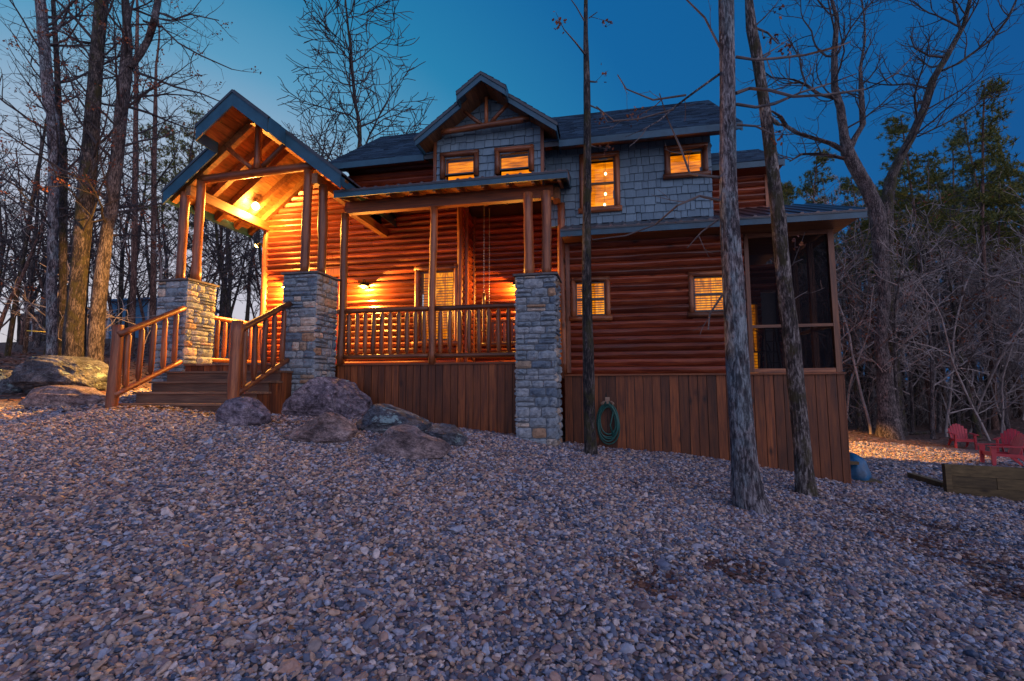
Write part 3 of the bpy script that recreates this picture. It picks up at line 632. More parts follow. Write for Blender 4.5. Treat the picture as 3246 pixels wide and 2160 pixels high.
# ---- gabled roofs with a forward prow (dormer, entrance)
def gable_roof(name, cx, rz, sl, hw, yf, yb, pw, py, fas, shingle, parent=cab, th=.05, boards='ceil', sidefas=True):
    r = G()
    for s in (-1, 1):
        e = cx+s*hw; V = [(cx, yf, rz), (e, yf, rz-sl*hw), (e, yf, rz-sl*hw-th*1.3), (cx, yf, rz-th*1.3)]
        r.prism(V if s > 0 else V[::-1], (0, yb-yf, 0))
        e = cx+s*pw; V = [(cx, py, rz), (e, py, rz-sl*pw), (e, py, rz-sl*pw-th*1.3), (cx, py, rz-th*1.3)]
        r.prism(V if s > 0 else V[::-1], (0, yf-py, 0))
    o = r.build(name, 'trim_dark' if shingle else 'metal', parent)
    for s in (-1, 1):
        # rake boards: lower run and prow
        def rake(a, b, y, nm='fascia', d0=.0, d1=fas, m='fascia', t=.03):
            A, B = cx+s*a, cx+s*b; V = [(A, y, rz-sl*a-d0), (B, y, rz-sl*b-d0), (B, y, rz-sl*b-d1), (A, y, rz-sl*a-d1)]
            G().prism(V if s > 0 else V[::-1], (0, -t, 0)).build(nm, m, o)
        rake(pw, hw, yf-.002, d0=.035); rake(0, pw, py-.002, d0=.035)
        rake(pw-.02, hw+.02, yf-.03, 'rake_flashing', -.012, .045, 'trim_dark', .02); rake(0, pw+.02, py-.03, 'rake_flashing', -.012, .045, 'trim_dark', .02)
        # cheek of the prow and eave board
        e = cx+s*pw; z = rz-sl*pw; G().box(min(e, e+s*.025), max(e, e+s*.025), py, yf-.032, z-fas, z+.005).build('prow_cheek', 'fascia', o)
        e = cx+s*hw; z = rz-sl*hw
        if sidefas: G().box(min(e, e-s*.025), max(e, e-s*.025), yf, yb, z-fas*.8, z-.01).build('eave_board', 'fascia', o)
        if shingle: 
            a, b = (cx+s*hw*1.015, yf-.05, rz-sl*hw+.0), (cx+s*hw*1.015, yb, rz-sl*hw+.0); c, d = (cx, yf-.05, rz+.005), (cx, yb, rz+.005)
            roof_courses(a, b, c, d, 12, o)
            a, b = (cx+s*(pw+.02), py-.05, rz-sl*pw), (cx+s*(pw+.02), yf-.05, rz-sl*pw); c, d = (cx, py-.05, rz+.005), (cx, yf-.05, rz+.005); roof_courses(a, b, c, d, 4, o)
        else:
            rb = G(); y = py
            while y < yb:
                w_ = pw if y < yf else hw
                rb.beam((cx, y, rz+.012), (cx+s*(w_+.03), y, rz-sl*(w_+.03)+.012), .03, .03, (0, 0, 1)); y += .30
            rb.build('metal_rib', 'metal', o)
        # underside boards run back from the gable
        n = int(hw/.15)
        for i in range(n):
            a, b = i*hw/n+.003, (i+1)*hw/n-.003; y0 = py+.03 if b < pw else yf+.03
            V = [(cx+s*a, y0, rz-sl*a-th*1.3-.018), (cx+s*b, y0, rz-sl*b-th*1.3-.018), (cx+s*b, y0, rz-sl*b-th*1.3-.002), (cx+s*a, y0, rz-sl*a-th*1.3-.002)]
            G().prism(V if s < 0 else V[::-1], (0, yb-y0-.03, 0)).build('ceiling_board', boards, o)
    return o
GX, GZ, GS, GH = -3.56, 5.09, .79, 1.97
gr = gable_roof('entrance_roof', GX, GZ, GS, GH, -.62, YB, .76, -1.12, .30, False)
for yy in (-.45, .12, .68, 1.24, 1.70):
    for s in (-1, 1):
        G().beam((GX, yy, GZ-.16), (GX+s*(GH-.02), yy, GZ-.16-GS*(GH-.02)), .11, .15, (0, 0, 1)).build('rafter', 'raft', gr)
for xx in (GX-1.48, GX+1.36):   # plates that carry the rafters
    G().box(xx-.06, xx+.06, -.55, YB, 3.42, 3.62).build('side_beam', 'beam_y', gr)
G().box(GX-.07, GX+.07, -.6, YB, GZ-.34, GZ-.16).build('ridge_beam', 'beam_y', gr)
# log truss
logpiece('tie_log', (GX-1.34, -.42, 3.79), (GX+1.24, -.42, 3.83), .085, 'rail_x', gr, 12)
logpiece('king_post', (GX+.02, -.46, 3.86), (GX+.02, -.46, 4.80), .068, 'post', gr, 10)
logpiece('strut', (GX-.10, -.46, 3.90), (GX-.74, -.46, 4.42), .05, 'post', gr, 10); logpiece('strut', (GX+.14, -.46, 3.90), (GX+.74, -.46, 4.42), .05, 'post', gr, 10)
drf = gable_roof('dormer_roof', DX, DZ, DS, 1.30, -.50, 2.0, .43, -.72, .15, True, th=.04)
logpiece('tie_log', (DX-.86, -.33, 4.28), (DX+.80, -.33, 4.36), .055, 'rail_x', drf, 10, knob=.3)
logpiece('king_post', (DX+.0, -.36, 4.33), (DX+.0, -.36, 4.83), .036, 'post', drf, 8)
logpiece('strut', (DX-.10, -.36, 4.34), (DX-.42, -.36, 4.62), .035, 'post', drf, 8); logpiece('strut', (DX+.10, -.36, 4.36), (DX+.42, -.36, 4.68), .035, 'post', drf, 8)

# ---- metal shed roofs
def shed(name, x0, x1, y0, z0, y1, z1, fas, xr=None, rib=.23, mat='metal'):
    """eave at y0,z0 rising to y1,z1; corrugated sheet over a fascia"""
    o = G().prism([(x0, y0, z0-.035), (x0, y1, z1-.035), (x0, y1, z1-.055), (x0, y0, z0-.055)], (x1-x0, 0, 0)).build(name, 'trim_dark', cab)
    V, Fc = [], []; x = x0; xs = []
    while x < x1-.01:
        xs += [(x, 0), (x+rib*.62, 0), (x+rib*.70, .022), (x+rib*.84, .022), (x+rib*.92, 0)]; x += rib
    xs.append((x1, 0)); xs = [(min(a, x1), b) for a, b in xs]; n = len(xs)
    for y, z in ((y0-.04, z0-.04*(z1-z0)/(y1-y0)), (y1, z1)):
        V += [(a, y, z-.012+b) for a, b in xs]
    V += [(a, y, z-.02) for (a, b), y, z in [(q, y0-.04, z0-.02) for q in xs]]
    Fc = [(i, i+1, n+i+1, n+i) for i in range(n-1)]+[(2*n+i, 2*n+i+1, i+1, i) for i in range(n-1)]
    mk('metal_sheet', V, Fc, mat, o)
    G().box(x0, x1, y0-.022, y0, z0-.055-fas, z0-.05).build('fascia', 'fascia', o)
    G().box(x0, x1, y0-.034, y0-.004, z0-.06, z0-.025).build('drip_edge', 'trim_dark', o)
    return o
sh = shed('porch_roof', -1.86, 2.60, -.405, 3.31, YB+.2, 3.31+2.4*.23, .10)
n = 12
for i in range(n):
    a = -.36+i*(YN+.3)/n; b = a+(YN+.3)/n-.006; za = 3.31+(a+.405)*.23-.058; zb_ = 3.31+(b+.405)*.23-.058
    G().prism([(-1.80, a, za), (-1.80, b, zb_), (-1.80, b, zb_-.018), (-1.80, a, za-.018)], (4.36, 0, 0)).build('ceiling_board', 'ceil_x', sh)
for i in range(10):
    xx = -1.7+i*.46
    G().beam((xx, -.38, 3.31-.13), (xx, YN-.05, 3.31-.13+(YN-.05+.38)*.23), .05, .10, (0, 0, 1)).build('rafter', 'raft', sh)
G().beam((2.585, -.40, 3.23), (2.585, YM+.2, 3.23+.84*.23), .025, .17, (0, 0, 1)).build('rake_board', 'fascia', sh)
G().box(-1.80, 2.30, -.065, .075, 2.975, 3.21).build('front_beam', 'beam_x', cab)
G().box(-1.93, -1.79, .076, YB-.02, 3.06, 3.24).build('side_beam', 'beam_y', cab)
G().box(2.27, 2.40, .076, YM+.2, 3.0, 3.22).build('side_beam', 'beam_y', cab)
sh2 = shed('awning_roof', 2.44, 7.22, -.235, 2.32, 1.9, 2.32+2.135*.42, .10)
G().beam((7.21, -.235, 2.245), (7.21, 1.9, 2.245+2.135*.42), .025, .14, (0, 0, 1)).build('rake_board', 'fascia', sh2)
G().prism([(2.46, -.2, 2.235), (2.46, 2.0, 2.255), (2.46, 2.0, 2.235), (2.46, -.2, 2.215)], (4.72, 0, 0)).build('soffit', 'ceil_x', sh2)
for a in range(3): G().box(7.02, 7.2, -.2+a*3.2, 2.98+a*3.2, 2.225, 2.245).build('soffit', 'ceil', sh2)
bk = G().prism([(2.44, 1.9, 2.9), (2.44, 9.4, 2.45), (2.44, 9.4, 2.35), (2.44, 1.9, 2.8)], (4.76, 0, 0)).build('rear_roof', 'metal', cab)
bk2 = G().prism([(-5.4, YB, 3.72), (-5.4, 9.3, 3.3), (-5.4, 9.3, 3.2), (-5.4, YB, 3.62)], (7.9, 0, 0)).build('rear_roof', 'metal', cab)

# ---- log posts of the porch
for x, y, z0, z1, r in ((-1.86, 0, -.02, 2.99, .075), (0, 0, -.02, 2.975, .072)):
    logpiece('porch_post', (x, y, z0), (x, y, z1), r, 'post', cab, 12, .08, knob=.12)
# ---- railings
def railing(x0, x1, y, n, axis='x', top=1.02, bot=.13):
    A = (lambda a, z, o=0: (a, y+o, z)) if axis == 'x' else (lambda a, z, o=0: (y+o, a, z)); mt = 'rail_x' if axis == 'x' else 'rail_y'
    r = logpiece('railing', A(x0, top), A(x1, top), .052, mt, cab, 10); logpiece('bottom_rail', A(x0, bot), A(x1, bot), .048, mt, r, 10)
    for i in range(n):
        a = x0+(x1-x0)*(i+.5)/n; baluster(A(a, bot+.03), A(a, top-.03), r)
def baluster(p, q, parent, r=.045):
    p, q = Vector(p), Vector(q); d = (q-p); ts = [0, .035, .07, .30, .62, .93, .965, 1]; rs = [.6, .62, 1, 1.04, .98, 1, .62, .6]
    ph = random.uniform(0, 9); pts = [p+d*t+Vector((math.sin(ph+t*5), math.cos(ph+t*4), 0))*.004 for t in ts]
    G().tube(pts, [r*k*random.uniform(.95, 1.05) for k in rs], 9).build('baluster', 'post', parent, True)
railing(-1.79, -.07, 0, 10); railing(.07, 1.74, 0, 9)
railing(-.03, 1.72, -4.92, 9, 'y')
railing(-1.98, -1.90, 0.0, 0)

# ---- screened porch on the right end
sx0, sx1 = 5.60, 7.02
scr = G().box(sx0, sx0+.07, YM-.02, YM+.07, -.22, 2.235).box(sx1-.09, sx1, YM-.02, YM+.07, -.22, 2.235).build('screened_porch', 'post', cab)
G().box(sx0+.07, sx1-.09, YM-.012, YM+.06, .55, .60).build('rail', 'rail_x', scr); G().box(sx0+.07, sx1-.09, YM-.012, YM+.06, -.22, -.15).build('rail', 'rail_x', scr)
G().box(sx0+.07, sx1-.09, YM-.012, YM+.06, 2.14, 2.235).build('rail', 'rail_x', scr)
G().box(sx0+.07, sx1-.09, YM+.02, YM+.023, -.15, .55).build('screen', 'screen', scr); G().box(sx0+.07, sx1-.09, YM+.02, YM+.023, .60, 2.14).build('screen', 'screen', scr)
for y in (1.25, 2.02, 2.86): G().box(sx1-.09, sx1, y, y+.09, -.22, 2.3).build('stud', 'post', scr)
G().box(sx1-.09, sx1, YM+.07, 2.86, .55, .60).build('rail', 'rail_y', scr)
for y, w_ in ((YM+.07, .74), (1.34, .68), (2.11, .75)): G().box(sx1-.05, sx1-.047, y, y+w_, -.2, 2.2).build('screen', 'screen', scr)
G().box(5.55, 7.0, YM+.08, 4.6, -.28, -.232).build('floor', 'tread', scr)
log_wall('log_wall', (5.62, 2.9), 'x', 1.30, -.2, 2.24, [(.55, .86, -.2, 1.37), (.93, 1.27, -.2, 1.62)])
bdw = G().box(6.19, 6.47, 3.02, 3.04, -.18, 1.36).build('window', 'room', scr)
for i in range(22): G().box(6.20, 6.46, 2.97, 2.99, -.12+i*.066, -.105+i*.066).build('blind', 'blind', bdw) if i < 1 else None
_b = G()
for i in range(1, 22): _b.box(6.20, 6.46, 2.97, 2.99, -.12+i*.066, -.108+i*.066)
_b.build('blind', 'blind', bdw)
G().box(6.165, 6.19, 2.88, 3.0, -.2, 1.38).box(6.47, 6.495, 2.88, 3.0, -.2, 1.38).box(6.19, 6.47, 2.88, 3.0, 1.355, 1.38).build('frame', 'sash', bdw)
d2 = G().box(6.55, 6.88, 2.95, 2.99, -.2, 1.6).build('door', 'grey_door', scr)
G().tube([(6.60, 2.90, .72), (6.60, 2.95, .72)], .022, 8).build('handle', 'chain', d2)
G().box(5.55, 5.59, YM+.09, 4.5, -.2, 2.3).build('side_wall', 'log_y', cab)
# ------------------------------------------------------------------ stone pillars
def stonemesh(seed):
    rg = random.Random(seed); n = 5; V = []; Fc = []
    for j in range(n):
        for i in range(n):
            a, b = i/(n-1), j/(n-1); ea = min(a, 1-a)*4; eb = min(b, 1-b)*4; edge = min(1, ea)*min(1, eb)
            h = (.25+.75*edge**.5)*(1+rg.uniform(-.28, .22)*edge)
            jx = rg.uniform(-.045, .045); jz = rg.uniform(-.07, .07)
            if (i in (0, n-1)) and (j in (0, n-1)): jx = (.06 if i == 0 else -.06)*rg.uniform(.3, 1.4); jz = (.12 if j == 0 else -.12)*rg.uniform(.3, 1.4)
            V.append((a-.5+jx*.7, -h, b-.5+jz*.7))
    for j in range(n-1):
        for i in range(n-1): Fc.append((j*n+i, j*n+i+1, (j+1)*n+i+1, (j+1)*n+i))
    k = len(V); ring = [i for i in range(n)]+[j*n+n-1 for j in range(1, n)]+[(n-1)*n+i for i in range(n-2, -1, -1)]+[j*n for j in range(n-2, 0, -1)]
    for q in ring: x, y, z = V[q]; V.append((x, .6, z))
    m = len(ring)
    for q in range(m): Fc.append((ring[(q+1) % m], ring[q], k+q, k+(q+1) % m))
    me = bpy.data.meshes.new('stone'); me.from_pydata(V, [], Fc); me.materials.append(M['stone']); me.update(); return me
STM = [stonemesh(i) for i in range(16)]
def pillar(x, y, w, ztop, zbot, label, seed):
    rg = random.Random(seed); t = thing('stone_pillar', label, 'stone pillar', 'ledge stone pillars carrying the porch roofs', (x+w/2, y+w/2, zbot))
    hw = w/2-.03; H = ztop-zbot
    G().box(-hw, hw, -hw, hw, -.25, H-.035).build('core', 'mortar', t)
    g = G(); o = .035; hh = w/2+o-.012
    g.add([(-hh, -hh, H-.035), (-hh, hh, H-.035), (hh, hh, H-.035), (hh, -hh, H-.035), (-hh, -hh, H), (-hh, hh, H), (hh, hh, H), (hh, -hh, H)], BF); g.build('cap', 'cap', t)
    for f in range(4):
        a = f*math.pi/2; ca, sa = math.cos(a), math.sin(a); z = -.12
        if f == 2: continue
        while z < H-.045:
            rh = rg.choice((.085, .105, .12, .13, .145, .165)); rh = min(rh, H-.04-z)
            if rh < .03: break
            xx = -w/2+.008
            while xx < w/2-.03:
                ww = rg.choice((.15, .19, .23, .27, .32, .42))
                if w/2-.008-(xx+ww) < .09: ww = w/2-.008-xx
                split = rh > .105 and rg.random() < .18
                for (z0, hgt) in (((z, rh*.48), (z+rh*.52, rh*.48)) if split else ((z, rh),)):
                    dth = rg.uniform(.024, .044); cx_, cz_ = xx+ww/2, z0+hgt/2; lx, ly = cx_, -hw-.004
                    ob('stone', rg.choice(STM), t, (lx*ca-ly*sa, lx*sa+ly*ca, cz_), (ww-.013, dth, hgt-.012), (0, rg.uniform(-.012, .012), a))
                xx += ww
            z += rh
    return t
pillar(-5.42, -.75, .72, 1.66, g1(-5.0, -.4)-.08, 'blue grey ledge stone pillar left of the front steps, right face lit orange', 11)
pillar(-2.645, -.75, .72, 1.66, g1(-2.3, -.4)-.12, 'stone pillar right of the front steps, rising behind the biggest boulder', 12)
pillar(1.715, -.75, .70, 1.42, g1(2.0, -.4)-.14, 'tall stone pillar standing free on gravel at the right end of the porch', 13)
for (x, y, z0, z1), lb in zip(((-5.15, -.50, 1.66, 3.50), (-4.83, -.45, 1.66, 3.72), (-2.38, -.48, 1.66, 3.72), (-2.14, -.33, 1.66, 3.46), (1.885, -.30, 1.42, 2.98), (2.20, -.30, 1.42, 2.98)),
    ('left one of the two log posts on the stone pillar left of the steps', 'right one of the two log posts on the stone pillar left of the steps', 'left one of the two log posts on the stone pillar right of the steps',
     'right one of the two log posts on the stone pillar right of the steps', 'left one of the two log posts on the free standing right pillar', 'right one of the two log posts on the free standing right pillar')):
    o = logpiece('log_post', (x, y, z0), (x, y, z1), .082 if x < 0 else .085, 'post', None, 14, .08, knob=.1); tag(o, lb, 'log post', 'log posts standing on the stone pillars')

# ------------------------------------------------------------------ front steps
st = thing('front_steps', 'brown plank front steps with log newels and log handrails between stone pillars', 'stairs', None, (-3.55, -1.4, -.8))
def L_(x, y, z): return (x+3.55, y+1.4, z+.8)
def boxl(name, x0, x1, y0, y1, z0, z1, m, par=None): 
    a, b = L_(x0, y0, z0), L_(x1, y1, z1); return G().box(a[0], b[0], a[1], b[1], a[2], b[2]).build(name, m, par or st)
for k in range(4):
    z = -.155-.182*k; y = -1.05-.28*k
    boxl('tread', -4.76, -2.34, y-.03, y+.31, z-.032, z, 'tread'); boxl('riser', -4.72, -2.38, y, y+.02, z-.185, z-.034, 'riser')
    for i, xx in enumerate((-4.74, -2.38)):
        for j in range(2): boxl('side_board', xx, xx+.02, y+.022+j*.135, y+.155+j*.135, -1.2, z-.034, 'skirt')
for (x, zb_, zt_) in ((-4.71, -.95, .585), (-2.43, -1.05, .585)):
    logpiece('newel_post', L_(x, -2.02, zb_), L_(x, -2.02, zt_), .088, 'post', st, 14, .06, knob=.2, taper=.06)
for x0, x1 in ((-4.63, -4.74), (-2.40, -2.46)):
    hr = logpiece('handrail', L_(x0, -2.06, .42), L_(x1, -.77, 1.07), .052, 'rail_y', st, 10); lr = logpiece('lower_rail', L_(x0, -2.06, -.57), L_(x1, -.77, .045), .046, 'rail_y', st, 10)
    for i in range(5):
        t = (i+.75)/5.4; x = x0+(x1-x0)*t; y = -2.06+1.29*t; baluster(L_(x, y, -.57+.615*t+.03), L_(x, y, .42+.65*t-.03), st)

# ------------------------------------------------------------------ lamps
def lamp_light(par, loc, energy, size, col=(1, .45, .07), aim=None, sz=150):
    l = bpy.data.lights.new('lamp_light', 'SPOT' if aim else 'POINT')
    if aim: l.spot_size = math.radians(sz); l.spot_blend = .5 if sz > 120 else .12
    l.energy = energy; l.shadow_soft_size = size; l.color = col
    o = bpy.data.objects.new('lamp_light', l); COL.objects.link(o); o.location = loc; o.parent = par
    if aim: o.rotation_euler = Vector(aim).to_track_quat('-Z', 'Y').to_euler()
    return o
def sconce(x, y, z, label, e):
    t = thing('wall_lamp', label, 'lamp', 'wall lamps on the porch walls', (x, y, z))
    G().box(-.05, .05, -.085, -.055, -.07, .07).build('back_plate', 'steel', t)
    G().tube([(0, -.08, .03), (0, -.16, .12), (0, -.22, .10), (0, -.22, .04)], .012, 8).build('arm', 'steel', t)
    G().tube([(0, -.22, .06), (0, -.22, .05), (0, -.22, .02), (0, -.22, -.05)], [.004, .03, .08, .12], 14, False).build('shade', 'steel', t)
    G().tube([(0, -.22, .0), (0, -.22, -.03), (0, -.22, -.07), (0, -.22, -.10)], [.02, .048, .045, .01], 12).build('bulb', 'bulb', t, True)
    lamp_light(t, (0, -.22, -.125), e, .035)
sconce(-2.30, YB, 1.92, 'wall lamp on the porch wall between the door and the blinded window', LE['sconce'])
sconce(1.22, YN, 1.90, 'wall lamp in the swing recess, mostly hidden by the right pillar', LE['sconce']*.45)
sconce(-4.30, YB, 1.98, 'wall lamp left of the red door, peeking past the middle pillar', LE['sconce']*2.4)
t = thing('ceiling_lamp', 'bright lamp under the vaulted entrance ceiling', 'lamp', None, (-4.85, 1.10, 3.80))
G().tube([(0, 0, .26), (0, 0, .1)], .008, 6).build('rod', 'steel', t)
G().tube([(0, 0, .12), (0, 0, .09)], .05, 12).build('canopy', 'steel', t)
G().tube([(0, 0, .09), (0, 0, .06), (0, 0, 0), (0, 0, -.06), (0, 0, -.085)], [.03, .065, .09, .065, .015], 14).build('globe', 'bulb', t, True)
lamp_light(t, (0, 0, -.14), LE['ceil'], .08)
t = thing('flood_lamp', 'glaring flood lamp on the left corner of the cabin', 'lamp', None, (-5.20, YB-.02, 3.06))
G().box(.02, .10, -.03, .05, -.04, .06).build('bracket', 'steel', t); G().tube([(.03, 0, .05), (-.04, -.03, .05)], .02, 8).build('arm', 'steel', t)
G().tube([(-.02, -.02, .06), (-.09, -.06, -.01)], [.04, .065], 12, False).build('shade', 'steel', t)
G().tube([(-.05, -.04, .03), (-.09, -.06, -.01), (-.11, -.07, -.03)], [.035, .055, .02], 12).build('bulb', 'bulb', t, True)
lamp_light(t, (-.16, -.13, -.07), LE['flood'], .06, aim=(-.78, -.42, -.5), sz=112)
t = thing('rear_flood_lamp', 'flood lamp on the back wall of the cabin lighting a strip of gravel', 'lamp', None, (6.2, 9.12, 1.9))
G().box(-.06, .06, -.03, .03, -.06, .06).build('bracket', 'steel', t); G().tube([(0, .03, 0), (0, .12, -.05)], [.05, .07], 12).build('bulb', 'bulb', t)
lamp_light(t, (0, .25, -.08), LE['rear'], .05, (1, .44, .07), (.27, .23, -.94), 98)
# pendant bulbs of the chandelier behind the tall upper window
for (x, z), nm in zip(((3.245, 3.60), (3.235, 3.20), (3.215, 2.99)), ('top', 'middle', 'lowest')):
    t = thing('pendant_bulb', nm+' of the three glowing pendant bulbs behind the tall upper window', 'light bulb', 'pendant bulbs behind the upper window', (x, YM+.12, z))
    G().tube([(0, 0, .03), (0, 0, 3.9-z)], .003, 4).build('cord', 'steel', t); G().tube([(0, 0, .03), (0, 0, 0), (0, 0, -.03)], [.01, .026, .01], 10).build('globe', 'bulb_small', t)

# ------------------------------------------------------------------ swing, hose, porch furniture
sw = thing('porch_swing', 'log porch swing hanging on chains in the recess behind the railing', 'porch swing', None, (1.12, 1.35, .45))
for x in (-.42, .42):
    for y, z0 in ((-.22, .30), (.25, .55)):
        if x < 0 or y > 0:
            c = G()
            z = z0
            while z < 3.05:
                c.tube([(x+.007*math.cos(a)*(1 if int(z*40) % 2 else 0), y+.007*math.cos(a)*(0 if int(z*40) % 2 else 1), z+.02*math.sin(a)) for a in [0, 1.2, 2.1, 3.14, 4.3, 5.2, 6.28]], .0035, 4, False); z += .027
            c.build('chain', 'chain', sw)
    logpiece('upright', (x, .22, -.05), (x, .25, .72), .035, 'post', sw, 8); logpiece('upright', (x, -.22, -.04), (x, -.22, 1.05 if x < 0 else .3), .033, 'post', sw, 8)
    logpiece('armrest', (x, -.28, .25), (x, .27, .27), .03, 'rail_y', sw, 8)
for i in range(7): G().box(-.40, .40, -.22+i*.065, -.165+i*.065, .0, .02).build('seat_slat', 'rail_x', sw)
for i in range(9): G().box(-.37+i*.085, -.31+i*.085, .24, .26, .03, .50-.0*abs(i-4)).build('back_slat', 'post', sw)
logpiece('back_rail', (-.46, .25, .52), (.46, .25, .52), .032, 'rail_x', sw, 8); logpiece('front_rail', (-.48, -.23, -.02), (.48, -.23, -.02), .035, 'rail_x', sw, 8)

hs = thing('garden_hose', 'coiled dark green garden hose hanging on the skirting behind the thin trunk', 'garden hose', None, (3.19, YM-.04, -1.08))
for k in range(7):
    rx, rz = .165+.028*math.sin(k*2.1), .31+.04*math.cos(k*1.7); cx_, cz_ = .016*math.sin(k*3.3), .36-rz-.015*k; y0 = -.02-.014*(k % 4)
    G().tube([(cx_+rx*math.cos(a)*(1-.12*math.sin(a)), y0+.006*math.sin(a*2+k), cz_+rz*math.sin(a)) for a in np.linspace(0, 6.283, 33)], .0125, 6, False).build('hose_loop', 'hose', hs, True)
G().tube([(.10, -.05, -.28), (.04, -.06, -.05), (.10, -.06, .2), (.05, -.06, .3)], .0125, 6).build('hose_loop', 'hose', hs, True)
hg = G()
for x in (-.09, 0, .09): hg.box(x-.025, x+.025, -.11, .0, .33-abs(x)*.3, .37-abs(x)*.3)
for p, x in enumerate((-.09, 0, .09)): G().beam((x*.6, -.01, .36), (x*1.1, -.12, .345-abs(x)*.2), .04, .03).build('hanger_arm', 'hanger', hs)
G().box(-.04, .04, -.005, .01, .28, .44).build('hanger_plate', 'hanger', hs)

def porch_seat(x, y, rz, label):
    t = thing('porch_chair', label, 'chair', 'black wire chairs in the screened porch', (x, y, -.2), rz)
    G().tube([(0, 0, .44), (0, 0, .46)], .20, 14).build('seat', 'steel', t)
    for a in (.7, 2.4, 3.9, 5.5): G().tube([(.16*math.cos(a), .16*math.sin(a), .44), (.22*math.cos(a), .22*math.sin(a), 0)], .012, 6).build('leg', 'steel', t)
    G().tube([(.19*math.cos(a), -.05+.2*math.sin(a), .46+.46*math.sin(min(1, (a+.2)/3.5)*math.pi)) for a in np.linspace(-.2, 3.35, 14)], .013, 6).build('back_frame', 'steel', t)
    for x_ in (-.09, 0, .09): G().tube([(x_, .15, .46), (x_*1.3, .17, .86)], .007, 5).build('back_bar', 'steel', t)
porch_seat(6.28, 2.2, .4, 'black wire chair in the screened porch in front of the lit blinds')
t = thing('step_ladder', 'dark step ladder leaning in the screened porch beside the grey door', 'ladder', None, (6.47, 2.0, -.2))
for x, y1 in ((-.13, 0), (.13, 0)): G().beam((x, -.05, 0), (x*.7, .15, 1.0), .03, .05).build('rail', 'steel', t); G().beam((x, .45, 0), (x*.7, .18, 1.0), .02, .03).build('rear_leg', 'steel', t)
for i in range(4): G().box(-.12+i*.01, .12-i*.01, -.03+i*.05, .06+i*.05, .2+i*.22, .22+i*.22).build('step', 'steel', t)

# ------------------------------------------------------------------ boulders
def ico(sub):
    t = (1+5**.5)/2; V = [(-1, t, 0), (1, t, 0), (-1, -t, 0), (1, -t, 0), (0, -1, t), (0, 1, t), (0, -1, -t), (0, 1, -t), (t, 0, -1), (t, 0, 1), (-t, 0, -1), (-t, 0, 1)]
    V = [Vector(v).normalized() for v in V]; Fc = [(0, 11, 5), (0, 5, 1), (0, 1, 7), (0, 7, 10), (0, 10, 11), (1, 5, 9), (5, 11, 4), (11, 10, 2), (10, 7, 6), (7, 1, 8), (3, 9, 4), (3, 4, 2), (3, 2, 6), (3, 6, 8), (3, 8, 9), (4, 9, 5), (2, 4, 11), (6, 2, 10), (8, 6, 7), (9, 8, 1)]
    for _ in range(sub):
        c = {}; F2 = []
        def mid(a, b):
            k = (min(a, b), max(a, b))
            if k not in c: V.append(((V[a]+V[b])/2).normalized()); c[k] = len(V)-1
            return c[k]
        for a, b, d in Fc: x, y, z = mid(a, b), mid(b, d), mid(d, a); F2 += [(a, x, z), (b, y, x), (d, z, y), (x, y, z)]
        Fc = F2
    return V, Fc
ICO = ico(5)
from mathutils import noise as mn
def boulder(u0, u1, v0, v1, ub, vb, depth, mat, label, seed, cuts, flat=1.0, ext=0.0, rough=1.0, prof=((-1, .5), (-.6, .95), (.4, 1), (1, .5)), block=.62):
    """u0..u1, v0..v1 its extent in the photograph, (ub, vb) the foot of its front; depth = thickness front to back over width; prof = height of the top along its length"""
    P, D = hit(ub, vb); w = (u1-u0)/FPX*D; cu = (u0+u1)/2; dy = w*depth/2
    c = atd(cu, vb, D+dy*.8); zg = g1(c[0], c[1])-.02; H = atd(cu, v0, D+dy*.55)[2]-zg; V0, Fc = ICO; rg = random.Random(seed); V = []
    cu_ = [(Vector(n).normalized(), d*1.12) for n, d in cuts]+[(Vector((rg.gauss(0, 1), rg.gauss(-.6, .7), rg.gauss(.2, .6))).normalized(), rg.uniform(.80, 1.0)) for _ in range(10)]
    off = Vector((seed*3.1, seed*1.7, seed*.9)); sg = lambda a: math.copysign(abs(a)**block, a)
    for v in V0:
        p = Vector((sg(v.x), sg(v.y), sg(v.z)))*.86
        for n, d in cu_:
            q = p.dot(n)
            if q > d: p = p-n*(q-d)*.99
        f = mn.noise(v*1.3+off)*.07+mn.noise(v*2.9+off)*.045+mn.ridged_multi_fractal(v*2.2+off, 1.0, 2.1, 5, 1.0, 2.0)*.05*rough-.06+mn.noise(v*9+off)*.02*rough+mn.noise(v*22+off)*.009*rough
        V.append(p*(1+f*flat))
    xs = [p.x for p in V]; x0, x1 = min(xs), max(xs); z1 = max(p.z for p in V); zb = min(p.z for p in V); px_, pz_ = [q[0] for q in prof], [q[1] for q in prof]; out = []
    for p in V:
        xn = (p.x-(x0+x1)/2)/((x1-x0)/2); top = float(np.interp(xn, px_, pz_))*H
        Z_ = .30*H+(p.z/z1)*(top-.30*H) if p.z > 0 else .30*H+p.z/abs(zb)*.48*H
        out.append((xn*w/2, p.y*dy, Z_))
    o = mk('boulder', out, Fc, mat, None, False); o.location = (float(c[0]), float(c[1]), zg); o.rotation_euler = (0, 0, YAW*.6)
    tag(o, label, 'boulder', 'boulders beside the front steps'); return o
boulder(892, 1175, 1186, 1337, 1010, 1325, .7, 'rock_purple', 'biggest boulder, angular and purple grey, against the middle stone pillar', 3, [((-.3, -.9, .15), .55), ((.75, -.5, .1), .60), ((.55, -.1, .85), .62), ((-.6, -.3, .7), .68), ((-.1, -1, -.3), .5), ((0, 0, 1), .72)], rough=1.6, prof=((-1, .40), (-.8, .82), (-.4, .95), (.2, 1), (.55, .93), (1, .5)))
